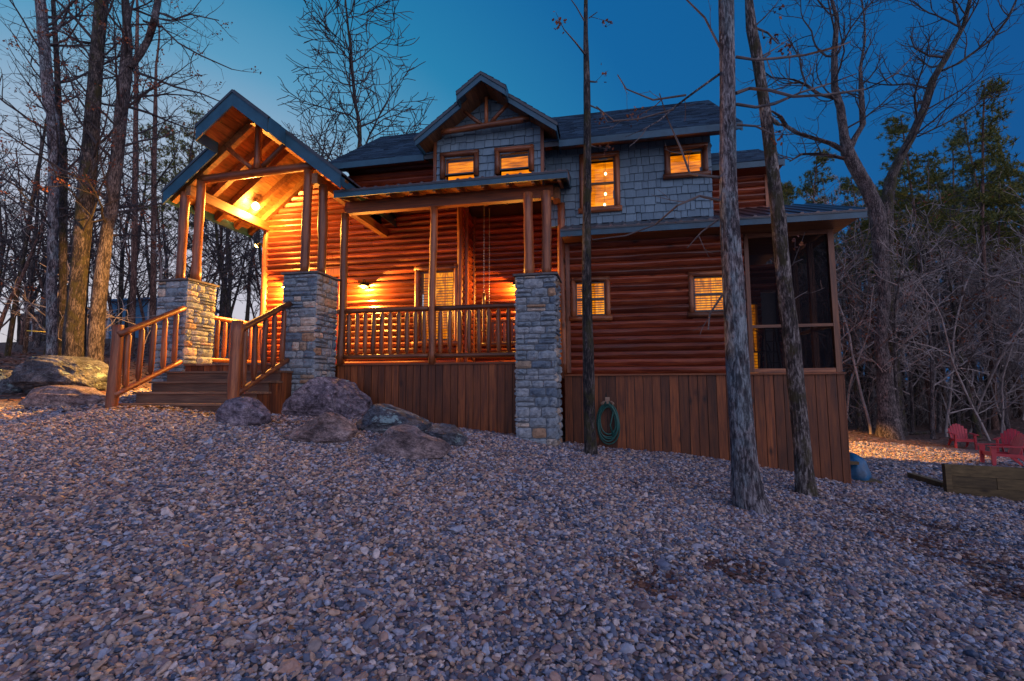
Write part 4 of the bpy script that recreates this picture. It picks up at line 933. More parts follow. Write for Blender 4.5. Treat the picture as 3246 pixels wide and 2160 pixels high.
boulder(691, 852, 1250, 1352, 770, 1349, .85, 'rock_purple', 'rounded boulder in front of the right newel post', 8, [((0, 0, 1), .84), ((.8, -.5, .3), .78), ((-.5, -.8, .1), .8)], .8, rough=.8, prof=((-1, .5), (-.6, .93), (-.1, 1), (.4, .9), (1, .5)))
boulder(903, 1123, 1303, 1413, 1010, 1408, .8, 'rock_brown', 'brown humped boulder in front of the biggest one', 5, [((-.5, -.7, .55), .58), ((.7, -.6, .3), .62), ((0, -1, 0), .7), ((-.9, 0, .5), .62)], rough=1.3, prof=((-1, .4), (-.6, .62), (0, .85), (.3, 1), (.7, .75), (1, .4)))
boulder(1110, 1375, 1274, 1383, 1225, 1380, .75, 'rock_dark', 'broad slab boulder with pale blue lichen in front of the porch skirting', 12, [((0, -.55, .8), .42), ((.5, -.4, .8), .50), ((-.55, -.5, .7), .5), ((0, -1, -.1), .62), ((.30, 0, 1), .36), ((.9, -.2, .5), .85)], rough=1.2, prof=((-1, .4), (-.65, .92), (-.3, 1), (.2, .88), (.6, .66), (1, .3)))
boulder(1159, 1427, 1347, 1467, 1300, 1462, .6, 'rock_brown', 'frontmost brown boulder with flat broken faces', 17, [((-.2, -1, .2), .42), ((.5, -.85, .1), .5), ((.2, -.2, 1), .5), ((-.6, -.5, .6), .52), ((.95, 0, .3), .7), ((.5, 0, .9), .55)], rough=1.0, prof=((-1, .5), (-.7, .85), (-.25, 1), (.1, .97), (.2, .82), (.9, .68), (1, .5)))
boulder(1337, 1480, 1345, 1419, 1420, 1418, .9, 'rock_dark', 'low dark boulder at the right end of the row', 23, [((0, -.3, 1), .45), ((.5, -.9, .1), .6), ((-.4, -1, .1), .62), ((1, 0, .3), .75)], rough=1.0, prof=((-1, .8), (-.3, 1), (.4, .9), (1, .5)))
boulder(57, 342, 1115, 1252, 200, 1250, .7, 'rock_dark', 'big boulder with a dark front and warm lit top left of the steps', 31, [((0, 0, 1), .6), ((0, -1, .1), .72), ((-.8, -.4, .5), .78), ((.8, -.5, .45), .78), ((0, -.8, -.8), .5)], rough=1.6, prof=((-1, .5), (-.7, .85), (-.2, 1), (.3, .98), (.7, .75), (1, .3)))
boulder(60, 336, 1212, 1287, 195, 1285, .5, 'rock_brown', 'long flat boulder lying in front of the big dark topped one', 37, [((0, -.6, .8), .5), ((0, 0, 1), .5), ((-.8, -.5, .3), .7), ((.7, -.6, .3), .66), ((0, -1, 0), .55)], rough=.9, prof=((-1, .4), (-.7, .9), (-.2, 1), (.4, .85), (1, .3)))
boulder(-90, 52, 1160, 1250, -20, 1247, .8, 'rock_dark', 'boulder cut by the left edge of the picture', 41, [((0, 0, 1), .55), ((.7, -.6, .3), .6), ((0, -1, 0), .6)], rough=1.2)
boulder(22, 64, 1168, 1208, 45, 1207, .9, 'rock_brown', 'small pointed rock wedged between the two left boulders', 43, [((.4, -.8, .3), .5), ((-.5, -.6, .5), .5)], rough=.7)

# ------------------------------------------------------------------ right yard
def adirondack(p, rz, label):
    t = thing('garden_chair', label, 'chair', 'red plastic garden chairs', p, rz)     # faces -y
    for i in range(5):
        g = G().prism([(-.27+i*.108+.006, -.30, .36), (-.27+(i+1)*.108-.006, -.30, .36), (-.24+(i+1)*.096-.006, .22, .24), (-.24+i*.096+.006, .22, .24)], (0, 0, .022)); g.build('seat_slat', 'red_plastic', t)
    for i in range(7):
        a0, a1 = -.25+i*.0715, -.25+(i+1)*.0715-.008; s = 1.22
        top = .92-.55*((i-3)/5.2)**2; h = top-.25
        g = G().prism([(a0, .20, .25), (a1, .20, .25), (a1*s, .20+h*.36, top-(.012 if i > 3 else 0)), (a0*s, .20+h*.36, top-(.012 if i < 3 else 0))], (0, .022, .008)); g.build('back_slat', 'red_plastic', t)
    G().box(-.27, .27, -.33, -.30, .28, .385).build('front_apron', 'red_plastic', t); G().beam((-.27, .34, .56), (.27, .34, .56), .03, .05).build('back_brace', 'red_plastic', t)
    for s in (-1, 1):
        G().prism([(s*.30-.03, -.36, 0), (s*.30-.03, -.29, 0), (s*.29-.03, -.24, .54), (s*.29-.03, -.37, .54)], (.06, 0, 0)).build('leg', 'red_plastic', t)
        G().prism([(s*.28-.025, .50, 0), (s*.28-.025, .56, 0), (s*.27-.025, .30, .36), (s*.27-.025, -.25, .37), (s*.27-.025, -.25, .30), (s*.27-.025, .22, .27)], (.05, 0, 0)).build('leg', 'red_plastic', t)
        G().prism([(s*.33-.06, -.42, .545), (s*.33+.06, -.42, .545), (s*.33+.05, .30, .565), (s*.33-.03, .30, .565)], (0, 0, .025)).build('armrest', 'red_plastic', t)
    return t
def gpt(u, v): return hit(u, v)[0]
p = gpt(3050, 1430); adirondack((p[0], p[1], p[2]), -.25, 'red plastic garden chair facing the yard by itself at the wood edge')
p = gpt(3178, 1487); adirondack((p[0], p[1], p[2]), -1.75, 'nearest red garden chair, in side view facing left behind the timber wall')
p = gpt(3205, 1452); adirondack((p[0], p[1], p[2]), -.75, 'red garden chair at the right edge, behind the one in side view')

tw = thing('timber_retaining_wall', 'low wall of brown timbers at the right edge of the gravel', 'retaining wall', None)
A = aty(3012, 1560, 2.1); A = gpt(3012, 1572); B = A+np.array([2.6, -.55, 0])
dwn = (g1(B[0], B[1])-A[2])
d_ = Vector((2.6, -.55, 0)).normalized(); up_ = Vector((0, 0, 1))
for k, (h0, h1) in enumerate(((-.06, .115), (.12, .30), (.305, .50))):
    xs_ = (0, 2.6) if k != 1 else (0, .62, 2.6)
    for a, b in zip(xs_[:-1], xs_[1:]):
        p0, p1 = Vector(A.tolist())+d_*(a+.004)+up_*((h0+h1)/2), Vector(A.tolist())+d_*(b-.004)+up_*((h0+h1)/2)+Vector((0, 0, dwn*0))
        G().beam(p0, p1, .05, h1-h0).build('timber', 'yard', tw)
G().beam(Vector(A.tolist())+Vector((-.05, -.02, -.2)), Vector(A.tolist())+Vector((-.05, -.02, .505)), .09, .09, (1, 0, 0)).build('end_post', 'yard', tw)
p, q = gpt(2885, 1522), gpt(3010, 1560); o = G().beam((p[0], p[1], p[2]+.05), (q[0]-.05, q[1]+.03, q[2]+.06), .12, .10).build('loose_timber', 'yard'); tag(o, 'single timber lying on the gravel, running up to the retaining wall', 'timber')
p = gpt(2712, 1532)
tp = [(p[0]+.5*.36*math.cos(a)*(1-.0), p[1]+.2+.35*math.sin(a)) for a in np.linspace(0, 6.28, 18, False)]
g = G(); V = []; rr = [.92, .95, .80, .74, .40, .02]; zz_ = [0, .10, .20, .33, .39, .41]
for k in range(6):
    for j in range(18):
        a = 2*math.pi*j/18; w_ = 1+.10*math.sin(j*2.3+k*1.1)+.05*math.sin(j*5.1); V.append((p[0]+.02+.33*rr[k]*w_*math.cos(a), p[1]+.30+.42*rr[k]*w_*math.sin(a), p[2]+.03+zz_[k]*(1+.08*math.sin(j*1.9))))
g.add(V, [(k*18+j, k*18+(j+1) % 18, (k+1)*18+(j+1) % 18, (k+1)*18+j) for k in range(5) for j in range(18)]); o = g.build('tarp_bundle', 'tarp', None, True); tag(o, 'blue tarpaulin thrown over a pile behind the cabin corner', 'tarpaulin')
o = G().box(p[0]-.35, p[0]+.35, p[1]-.12, p[1]+.75, p[2]-.01, p[2]+.03).build('plywood_sheet', 'yard'); tag(o, 'plywood sheet lying under the blue tarpaulin', 'plywood sheet')
o = G().box(p[0]-.35, p[0]+.02, p[1]-.10, p[1]+.1, p[2]+.30, p[2]+.35).build('wood_offcut', 'yard'); tag(o, 'short board weighing down the blue tarpaulin', 'board')
# ------------------------------------------------------------------ trees
def wander(p, d, L, r0, r1, rng, up=.04, wob=.16, seg=.35):
    p, d = Vector(p), Vector(d).normalized(); m = max(3, int(L/seg)+1); pts = [p.copy()]; rad = [r0]
    for i in range(m):
        d = (d+Vector((rng.gauss(0, wob), rng.gauss(0, wob), rng.gauss(0, wob*.7)+up))).normalized(); p = p+d*(L/m); pts.append(p.copy()); rad.append(r0+(r1-r0)*(i+1)/m)
    return pts, rad
def sides(r): return 7 if r > .07 else 5 if r > .03 else 4 if r > .014 else 3
def twigs(g, pts, rad, lvl, rng, P, t0=.15):
    """recursive side shoots along a branch"""
    if lvl <= 0: return
    L = sum((pts[i+1]-pts[i]).length for i in range(len(pts)-1)); n = max(1, int(L*P['dens'][lvl])); m = len(pts)-1
    for k in range(n):
        t = t0+(1-t0)*(k+rng.random())/n; f = t*m; i = min(int(f), m-1); p = pts[i].lerp(pts[i+1], f-i); ax = (pts[i+1]-pts[i]).normalized()
        s = ax.orthogonal().normalized(); s.rotate(Matrix.Rotation(rng.uniform(0, 6.28), 3, ax)); a = rng.uniform(*P['ang'])
        d = ax*math.cos(a)+s*math.sin(a); l = P['len'][lvl]*rng.uniform(.5, 1.15)*(1-.45*t); r = max(P['rmin'], min(rad[i]*.62, l*.016+P['rmin']*.5))
        q, rr = wander(p, d, l, r, P['rmin']*.8, rng, P['up'], P['wob'], P['seg'][lvl]); g.tube(q, rr, sides(r), False); P['tips'].append(q[-1]); P['mids'].append(q[len(q)//2])
        twigs(g, q, rr, lvl-1, rng, P, .2)
def PR(dens=(0, 3.0, 2.2, 1.2), ln=(0, .55, 1.3, 3.2), ang=(.45, 1.1), up=.05, wob=.16, rmin=.006, seg=(.2, .22, .3, .4)):
    return dict(dens=dens, len=ln, ang=ang, up=up, wob=wob, rmin=rmin, seg=seg, tips=[], mids=[])
def barkmesh(g, pts, rad, rng, n=16, flare=0):
    """trunk with an uneven, ridged outline; resampled path"""
    pts = [Vector([float(c) for c in p]) for p in pts]; P2, R2 = [], []
    for i in range(len(pts)-1):
        k = max(1, int((pts[i+1]-pts[i]).length/.16))
        for j in range(k):
            t = j/k; ts = t*t*(3-2*t)*.35+t*.65; P2.append(pts[i].lerp(pts[i+1], ts)); R2.append(rad[i]*(1-t)+rad[i+1]*t)
    P2.append(pts[-1]); R2.append(rad[-1]); k0 = len(g.V); lob = [rng.uniform(0, 6.28) for _ in range(4)]; z0 = P2[0].z
    for i, (p, r) in enumerate(zip(P2, R2)):
        h = p.z-z0; fl = 1+flare*math.exp(-h*5.5)
        for j in range(n):
            a = 2*math.pi*j/n
            q = .98+.035*math.sin(2*a+lob[0]+p.z*.9)+.03*math.sin(5*a+lob[1]+p.z*1.3)+.05*mn.noise(Vector((math.cos(a)*2.5, math.sin(a)*2.5, p.z*1.6+lob[2]*5)))+rng.uniform(-.03, .03)
            q *= 1+(fl-1)*(.6+.6*max(0, math.sin(3*a+lob[3])))
            g.V.append((p.x+math.cos(a)*r*q, p.y+math.sin(a)*r*q, p.z))
    for i in range(len(P2)-1):
        for j in range(n): g.F.append((k0+i*n+j, k0+i*n+(j+1) % n, k0+(i+1)*n+(j+1) % n, k0+(i+1)*n+j))
    return P2, R2
def leafcluster(g, p, rng, n, s, spread):
    for _ in range(n):
        c = Vector(p)+Vector((rng.gauss(0, spread), rng.gauss(0, spread), rng.gauss(-.03, spread*.8))); a = Vector((rng.gauss(0, 1), rng.gauss(0, 1), rng.gauss(-.5, 1))).normalized()*s*rng.uniform(.6, 1.2); b = a.orthogonal(); b.rotate(Matrix.Rotation(rng.uniform(0, 6.28), 3, a.normalized())); b = b.normalized()*s*.42; k = a.cross(b).normalized()*s*.12
        g.add([c, c+a*.35+b+k, c+a*.55+b*.5, c+a*.8+b*.8+k, c+a, c+a*.8-b*.8+k, c+a*.55-b*.5, c+a*.35-b+k], [(0, 1, 2, 6, 7), (2, 3, 4, 5, 6)])
def traced(name, label, px, base, mat, limbs=(), extra=3.0, P=None, seed=1, twig='twig', top_sh=(6, 4), leaves=None, flare=.35, cat='tree', group=None, side=(.35, 1.0, 5), n=16):
    """tree whose trunk follows the photographed outline at the place where its foot meets the ground"""
    rng = random.Random(seed); Pb, D = hit(*base); Y = Pb[1]; pts = []; rad = []
    for u, v, w in px: q = aty(u, v, Y); pts.append(q); rad.append(w/2/FPX*float((q-CAM)@FW)**2/float(np.linalg.norm(q-CAM)))
    t = thing(name, label, cat, group, (float(pts[0][0]), float(Y), float(Pb[2])))
    O = Vector((float(pts[0][0]), float(Y), float(Pb[2]))); pts = [Vector(p.tolist())-O for p in pts]
    low = pts[0].copy(); low.z = -.25; pts = [low]+pts if pts[0].z > -.2 else pts; rad = [rad[0]]+rad if len(pts) > len(rad) else rad
    d = (pts[-1]-pts[-2]).normalized(); q, rr = wander(pts[-1], d, extra, rad[-1], rad[-1]*.35, rng, .05, .07, .5); 
    g = G(); p2, r2 = barkmesh(g, pts+q[1:], rad+rr[1:], rng, n, flare); g.build('trunk', mat, t, True)
    P = P or PR(); b = G()
    for L in limbs:
        lp = []; lr = []
        for k, (u, v, w) in enumerate(L):
            c = aty(u, v, Y+.12*k*(1 if rng.random() > .5 else -1)*.5); lp.append(Vector(c.tolist())-O); lr.append(w/2/FPX*float((c-CAM)@FW)**2/float(np.linalg.norm(c-CAM)))
        g2 = G(); l2, s2 = barkmesh(g2, lp, lr, rng, 9) if L[0][2] > 14 else (lp, lr)
        if L[0][2] > 14: g2.build('limb', mat, t, True)
        else: b.tube(lp, lr, 6, True)
        twigs(b, l2, s2, 2, rng, P, .2)
    a0, a1, ns = side
    for k in range(ns):
        i = int((a0+(a1-a0)*(k+rng.random())/ns)*(len(p2)-2)); an = rng.uniform(0, 6.28); l = P['len'][3]*rng.uniform(.5, 1.1); r = min(r2[i]*.4, l*.012+.006)
        q, rr = wander(p2[i], (math.cos(an), math.sin(an), rng.uniform(.2, .9)), l, r, P['rmin'], rng, P['up'], P['wob']*.7, .35); b.tube(q, rr, sides(r), False); twigs(b, q, rr, 2, rng, P, .2)
    b.build('branches', twig, t)['kind'] = 'stuff'
    if leaves:
        lg = G(); src = P['tips']+P['mids']; n_, s_ = leaves; rng.shuffle(src)
        for c in src[:n_]: leafcluster(lg, c, rng, rng.randint(5, 12), s_, s_*1.1)
        o = lg.build('leaves', 'dead_leaf', t); o['kind'] = 'stuff'
    return t

# the three trunks in front of the right half of the cabin
traced('oak_tree', 'thick lichen patched trunk leaning left in front of the cabin and the screened porch', [(2385, 1620, 112), (2366, 1560, 104), (2358, 1483, 90), (2350, 1368, 80), (2338, 1196, 75), (2326, 900, 72), (2316, 749, 68), (2311, 560, 62), (2311, 300, 58), (2307, 0, 60)], (2350, 1618), 'bark_lichen',
    limbs=[[(2290, 236, 16), (2200, 300, 13), (2140, 345, 11), (2095, 385, 9), (2040, 415, 6), (1985, 437, 3)], [(2180, 305, 8), (2075, 320, 7), (1990, 285, 5), (1963, 240, 4)], [(2140, 350, 8), (2030, 380, 6), (1950, 385, 5), (1895, 340, 4)],
           [(2290, 567, 11), (2215, 560, 9), (2190, 555, 8), (2160, 470, 7), (2120, 380, 5), (2095, 300, 4)], [(2285, 640, 10), (2220, 625, 9), (2150, 655, 7), (2080, 715, 6), (1985, 750, 5), (1880, 762, 3)],
           [(2290, 940, 8), (2250, 1000, 7), (2245, 1050, 4)], [(2338, 185, 12), (2400, 195, 10), (2470, 190, 10), (2560, 180, 9), (2660, 155, 8), (2700, 140, 5)], [(2338, 300, 14), (2380, 285, 12), (2440, 290, 12), (2520, 312, 11), (2610, 308, 9), (2750, 290, 7), (2850, 240, 5), (2930, 150, 3)],
           [(2338, 335, 12), (2400, 345, 11), (2460, 335, 10), (2540, 300, 8), (2640, 270, 6), (2720, 240, 4)], [(2340, 400, 9), (2400, 405, 8), (2450, 430, 6)], [(2290, 160, 9), (2240, 60, 8), (2180, 0, 6)], [(2280, 700, 6), (2225, 740, 5), (2180, 790, 3)]],
    P=PR(dens=(0, 2.0, 1.6, .8), ln=(0, .28, .55, 1.3), rmin=.0032, seg=(.1, .12, .16, .3)), seed=5, twig='twig_mid', extra=4, side=(.75, 1, 5), flare=.75, n=22)
traced('oak_tree', 'mossy trunk bending left in front of the screened porch opening', [(2556, 1580, 76), (2551, 1545, 70), (2545, 1483, 62), (2535, 1368, 57), (2524, 1253, 55), (2511, 1100, 57), (2493, 950, 52), (2478, 797, 50), (2471, 700, 52), (2457, 587, 46), (2444, 470, 46), (2424, 319, 40), (2406, 191, 43), (2388, 96, 42), (2380, 0, 30)], (2556, 1572), 'bark_moss',
    limbs=[[(2440, 375, 22), (2470, 400, 18), (2485, 402, 12)], [(2405, 95, 10), (2440, 110, 8), (2472, 145, 5)], [(2425, 190, 8), (2447, 175, 7)], [(2498, 860, 5), (2520, 838, 4), (2545, 828, 3)], [(2508, 960, 4), (2540, 940, 3), (2560, 930, 2)]],
    P=PR(dens=(0, 2.2, 1.6, .8), ln=(0, .3, .55, 1.2), rmin=.0035, seg=(.1, .12, .16, .3)), seed=9, twig='twig_mid', extra=3.5, side=(.6, 1, 5), flare=.55, n=20, leaves=(14, .06))
traced('young_tree', 'thin dark trunk standing close to the tall upper window and the hose', [(1872, 1445, 42), (1869, 1380, 38), (1866, 1200, 37), (1862, 1000, 32), (1860, 850, 31), (1862, 700, 29), (1865, 560, 28), (1866, 400, 26), (1865, 250, 24), (1862, 110, 17), (1863, 0, 15)], (1872, 1443), 'bark_dark',
    limbs=[[(1872, 335, 6), (1905, 350, 5), (1930, 390, 4), (1990, 385, 3), (2050, 375, 2)], [(1873, 260, 7), (1890, 262, 6), (1898, 262, 4)], [(1872, 60, 5), (1900, 40, 3)]],
    P=PR(dens=(0, 2.4, 1.8, .8), ln=(0, .25, .45, .9), rmin=.0028, seg=(.08, .1, .14, .3)), seed=14, twig='twig_mid', extra=3, side=(.4, 1, 6), flare=.25, n=14, leaves=(16, .055))
# big two-stemmed tree at the wood edge on the right
big = PR(dens=(0, 3.2, 2.6, .8), ln=(0, .9, 2.2, 4.2), rmin=.010, seg=(.3, .35, .45, .6), wob=.2)
traced('oak_tree', 'massive grey tree at the gravel edge with twisting crown against the blue sky', [(2818, 1388, 92), (2812, 1330, 74), (2807, 1264, 60), (2804, 1180, 52), (2792, 1096, 44), (2800, 1000, 42), (2806, 962, 44), (2796, 851, 52), (2790, 739, 58), (2780, 670, 56), (2750, 600, 54), (2715, 540, 52), (2690, 490, 50), (2680, 440, 36), (2668, 348, 30), (2650, 286, 26), (2650, 178, 24), (2659, 67, 18), (2641, 0, 12)], (2818, 1395), 'bark_grey',
    limbs=[[(2692, 490, 30), (2712, 446, 26), (2739, 402, 24), (2735, 312, 20), (2732, 223, 12), (2748, 130, 9), (2745, 60, 7), (2738, 0, 5)], [(2690, 492, 30), (2640, 462, 27), (2596, 448, 24), (2534, 429, 22), (2495, 405, 18), (2478, 375, 15), (2450, 357, 9)],
           [(2690, 512, 24), (2640, 500, 22), (2590, 494, 22), (2543, 495, 20), (2507, 518, 6)], [(2650, 318, 22), (2600, 305, 18), (2560, 275, 14), (2520, 258, 11), (2450, 250, 7), (2430, 235, 5)], [(2800, 930, 20), (2835, 905, 18), (2870, 885, 16), (2908, 872, 14)],
           [(2560, 275, 8), (2545, 230, 7), (2540, 190, 6), (2500, 120, 4)]],
    P=big, seed=21, twig='twig', extra=3, side=(.62, 1, 12), flare=.5, n=18)
traced('oak_tree', 'leaning dark tree forking right of the massive grey one', [(2850, 1370, 50), (2838, 1250, 46), (2822, 1100, 44), (2815, 900, 46), (2812, 760, 48), (2812, 670, 46), (2828, 571, 44), (2860, 500, 42), (2891, 446, 38), (2936, 348, 34), (2963, 259, 32), (3003, 192, 30), (3061, 89, 22), (3083, 0, 16)], (2850, 1385), 'bark_dark',
    limbs=[[(2985, 235, 22), (3043, 210, 20), (3150, 134, 16), (3200, 70, 12), (3246, -30, 8)], [(2915, 440, 16), (2990, 405, 14), (3060, 370, 12), (3110, 335, 9), (3170, 300, 6)], [(2950, 330, 6), (2915, 335, 12), (2903, 365, 5)], [(3005, 190, 14), (2950, 185, 10), (2905, 160, 8), (2890, 120, 5)], [(3050, 110, 12), (3040, 60, 12), (3025, 0, 10)]],
    P=big, seed=27, twig='twig', extra=3, side=(.55, 1, 14), flare=.2, n=14)

# five near trunks left of the entrance
nl = lambda: PR(dens=(0, 3.4, 2.8, 1.0), ln=(0, .5, 1.3, 3.2), rmin=.0052, seg=(.16, .2, .28, .4), wob=.17)
traced('oak_tree', 'dark trunk with one side lit orange, just left of the entrance, behind the big boulder', [(235, 1120, 80), (240, 997, 75), (252, 873, 68), (270, 670, 64), (287, 491, 60), (301, 312, 56), (312, 178, 54), (328, 0, 54)], (236, 1200), 'bark_dark', limbs=[[(300, 130, 22), (255, 125, 20), (215, 100, 18), (180, 85, 12)]], P=nl(), seed=33, extra=4, side=(.3, 1, 40), leaves=(150, .065), flare=.3, n=18)
traced('oak_tree', 'brown trunk nearest to the steps, forking high up with red brown leaves', [(300, 1130, 60), (309, 997, 54), (321, 873, 54), (343, 707, 46), (354, 670, 50), (375, 491, 46), (387, 357, 46), (404, 223, 48), (410, 120, 40), (405, 0, 30)], (300, 1198), 'bark_grey', limbs=[[(415, 210, 34), (450, 165, 32), (475, 120, 30), (495, 60, 30), (507, 0, 28), (510, -80, 20)], [(430, 220, 12), (500, 245, 10), (560, 270, 8), (640, 290, 6), (720, 325, 4)], [(460, 60, 9), (520, 80, 8), (570, 130, 7), (640, 170, 6), (740, 215, 4)], [(500, 30, 8), (560, 55, 7), (610, 40, 6), (700, 60, 4)]], P=nl(), seed=35, extra=4, side=(.3, 1, 40), leaves=(150, .065), flare=.3, n=16)
traced('oak_tree', 'pale blotched trunk at far left beside a darker one', [(165, 1100, 40), (165, 900, 38), (170, 700, 38), (174, 500, 38), (172, 357, 48), (160, 335, 48), (150, 200, 48), (143, 90, 46), (135, 0, 44)], (163, 1180), 'bark_lichen', limbs=[[(150, 110, 20), (185, 90, 18), (205, 60, 12), (230, 0, 8)]], P=nl(), seed=37, extra=4, side=(.3, 1, 40), leaves=(130, .065), n=14)
traced('oak_tree', 'darker trunk close behind the pale blotched one at far left', [(198, 1090, 32), (200, 900, 28), (203, 700, 30), (205, 480, 30), (190, 330, 26), (185, 180, 22), (175, 0, 18)], (198, 1172), 'bark_dark', P=nl(), seed=39, extra=3, side=(.35, 1, 9), n=10)
traced('pine_tree', 'slim straight trunk just left of the entrance roof', [(415, 1080, 24), (425, 900, 22), (429, 700, 21), (432, 500, 20), (436, 300, 18), (440, 100, 14)], (416, 1125), 'bark_pine', P=nl(), seed=41, extra=4, side=(.3, 1, 14), n=9)
traced('pine_tree', 'slim straight trunk directly behind the left eave of the entrance', [(482, 1080, 22), (487, 900, 21), (490, 700, 20), (492, 500, 18), (497, 330, 15), (500, 200, 10)], (482, 1120), 'bark_pine', P=nl(), seed=43, extra=3, side=(.3, 1, 14), n=9)
traced('oak_tree', 'leaning slender trunk at the left edge of the picture', [(25, 1105, 22), (50, 950, 20), (85, 750, 18), (108, 620, 17), (130, 500, 14), (150, 380, 10)], (30, 1120), 'bark_dark', P=nl(), seed=45, extra=2.5, side=(.35, 1, 8), n=8)
traced('oak_tree', 'second slender leaning trunk, right of the one at the left edge', [(80, 1090, 18), (95, 900, 17), (112, 750, 15), (120, 680, 13), (125, 560, 10)], (80, 1112), 'bark_grey', P=nl(), seed=47, extra=2.5, side=(.3, 1, 8), n=8)

# ---- kinds for the woods: built once, then copied
def kind_bare(seed, H=13, r=.14, pale='twig', bark='bark_dark', lean=.03, lowest=.25, dens=1.0, leaves=0, name='bare_tree'):
    rng = random.Random(seed); t = thing(name, 'x', 'tree'); g = G()
    q, rr = wander((0, 0, -.4), (rng.gauss(0, lean), rng.gauss(0, lean), 1), H*.62, r, r*.5, rng, .03, .035, .7); q2, r3 = wander(q[-1], q[-1]-q[-2], H*.38, r*.5, .02, rng, .03, .10, .6)
    P2, R2 = barkmesh(g, q+q2[1:], rr+r3[1:], rng, 8, .25); g.V = g.V; g.build('trunk', bark, t, True)
    P = PR(dens=(0, 2.3*dens, 1.9*dens, 1), ln=(0, .9, 1.7, H*.28), rmin=.013, seg=(.3, .35, .5, .6), wob=.17); b = G(); n = int(17*dens)
    for k in range(n):
        f = lowest+(1-lowest)*(k+rng.random())/n; i = min(len(P2)-1, int(f*len(P2))); an = rng.uniform(0, 6.28); l = P['len'][3]*rng.uniform(.6, 1.1)*(1.15-f*.7); rr_ = min(R2[i]*.5, l*.013+.008)
        q, rr = wander(P2[i], (math.cos(an), math.sin(an), rng.uniform(.3, 1.0)), l, rr_, .012, rng, .06, .12, .5); b.tube(q, rr, sides(rr_), False); twigs(b, q, rr, 2, rng, P, .15)
    b.build('branches', pale, t)['kind'] = 'stuff'
    if leaves:
        lg = G(); rng.shuffle(P['tips'])
        for c in P['tips'][:leaves]: leafcluster(lg, c, rng, 6, .10, .12)
        o = lg.build('leaves', 'dead_leaf', t); o['kind'] = 'stuff'
    return t
def kind_pine(seed, H=17, crown=.5):
    rng = random.Random(seed); t = thing('pine_tree', 'x', 'tree'); g = G(); q, rr = wander((0, 0, -.4), (rng.gauss(0, .02), rng.gauss(0, .02), 1), H, .15, .03, rng, .05, .018, 1.0)
    P2, R2 = barkmesh(g, q, rr, rng, 8, .15); g.build('trunk', 'bark_pine', t, True); b = G(); nd = G(); n = 34
    for k in range(n):
        f = crown*.6+(1-crown*.6)*(k+rng.random())/n; i = min(len(P2)-1, int(f*len(P2))); an = rng.uniform(0, 6.28); live = f > crown; l = (2.7*(1.25-f) if live else 1.1)*rng.uniform(.6, 1.1)
        q, rr = wander(P2[i], (math.cos(an), math.sin(an), rng.uniform(-.1, .45)), l, .028, .010, rng, .03, .12, .35); b.tube(q, rr, 4, False)
        if live:
            for j in range(1, len(q)):
                for _ in range(5):
                    c = q[j]+Vector((rng.gauss(0, .22), rng.gauss(0, .22), rng.gauss(.06, .12))); ax = Vector((rng.gauss(0, 1), rng.gauss(0, 1), rng.gauss(.6, .6))).normalized()
                    for _n in range(16):
                        d = (ax*.8+Vector((rng.gauss(0, .8), rng.gauss(0, .8), rng.gauss(0, .8)))).normalized()*rng.uniform(.16, .32); s = d.orthogonal().normalized()*.020; nd.add([c-s, c+s, c+d], [(0, 1, 2)])
    b.build('branches', 'twig', t)['kind'] = 'stuff'; o = nd.build('needles', 'needle', t); o['kind'] = 'stuff'; return t
def kind_sapling(seed, H=5, bend=.25):
    rng = random.Random(seed); t = thing('sapling', 'x', 'sapling'); g = G(); q, rr = wander((0, 0, -.2), (rng.gauss(0, bend), rng.gauss(0, bend), 1), H, .035, .010, rng, -.01, .07, .4); g.tube(q, rr, 6, False); g.build('trunk', 'twig_pale', t, True)
    P = PR(dens=(0, 2.2, 2.2, 1.6), ln=(0, .6, 1.1, 1.9), rmin=.009, seg=(.2, .25, .3, .4), ang=(.5, 1.3), up=.02, wob=.2); b = G()
    for k in range(9):
        i = int(len(q)*(.2+.8*rng.random()))-1; an = rng.uniform(0, 6.28); p, r_ = wander(q[i], (math.cos(an), math.sin(an), rng.uniform(.1, 1.1)), rng.uniform(.9, 2.2), .018, .010, rng, .0, .15, .3); b.tube(p, r_, 4, False); twigs(b, p, r_, 2, rng, P, .1)
    b.build('branches', 'twig_pale' if seed % 2 else 'twig_mid', t)['kind'] = 'stuff'; return t
def kind_brush(seed):
    rng = random.Random(seed); t = thing('bush', 'x', 'bush'); b = G(); P = PR(dens=(0, 3, 2.5, 1), ln=(0, .4, .8, 1), rmin=.0075, seg=(.15, .2, .25, .4), ang=(.5, 1.4), up=-.03, wob=.25)
    for k in range(13):
        an = rng.uniform(0, 6.28); p, r_ = wander((rng.gauss(0, .4), rng.gauss(0, .4), -.1), (math.cos(an)*.6, math.sin(an)*.6, 1), rng.uniform(1.0, 2.8), .013, .008, rng, -.05, .16, .25); b.tube(p, r_, 4, False); twigs(b, p, r_, 1, rng, P, .2)
    b.build('stems', ('twig_pale', 'twig_mid', 'twig')[seed % 3], t)['kind'] = 'stuff'; return t
KD = kind_bare(105, 13, .13, 'twig', 'bark_dark', .03, .15, 2.1); KD2 = kind_bare(106, 12, .10, 'twig', 'bark_dark', .05, .2, 1.6, 30)
KB = [kind_bare(101), kind_bare(102, 12, .12, 'twig', 'bark_grey', .06), kind_bare(103, 14, .17, 'twig', 'bark_dark', .03, .35), kind_bare(104, 11, .10, 'twig', 'bark_pine', .08, .15, 1.2, 50)]
KW = [kind_bare(111, 11, .10, 'twig_pale', 'bark_grey', .05, .2, 1.25), kind_bare(112, 13, .12, 'twig_pale', 'bark_grey', .05, .25, 1.2), kind_bare(113, 12, .13, 'twig_mid', 'bark_dark', .1, .25, 1.0, 40)]
KP = [kind_pine(121, 17, .62), kind_pine(122, 17, .55), kind_pine(123, 18, .70)]
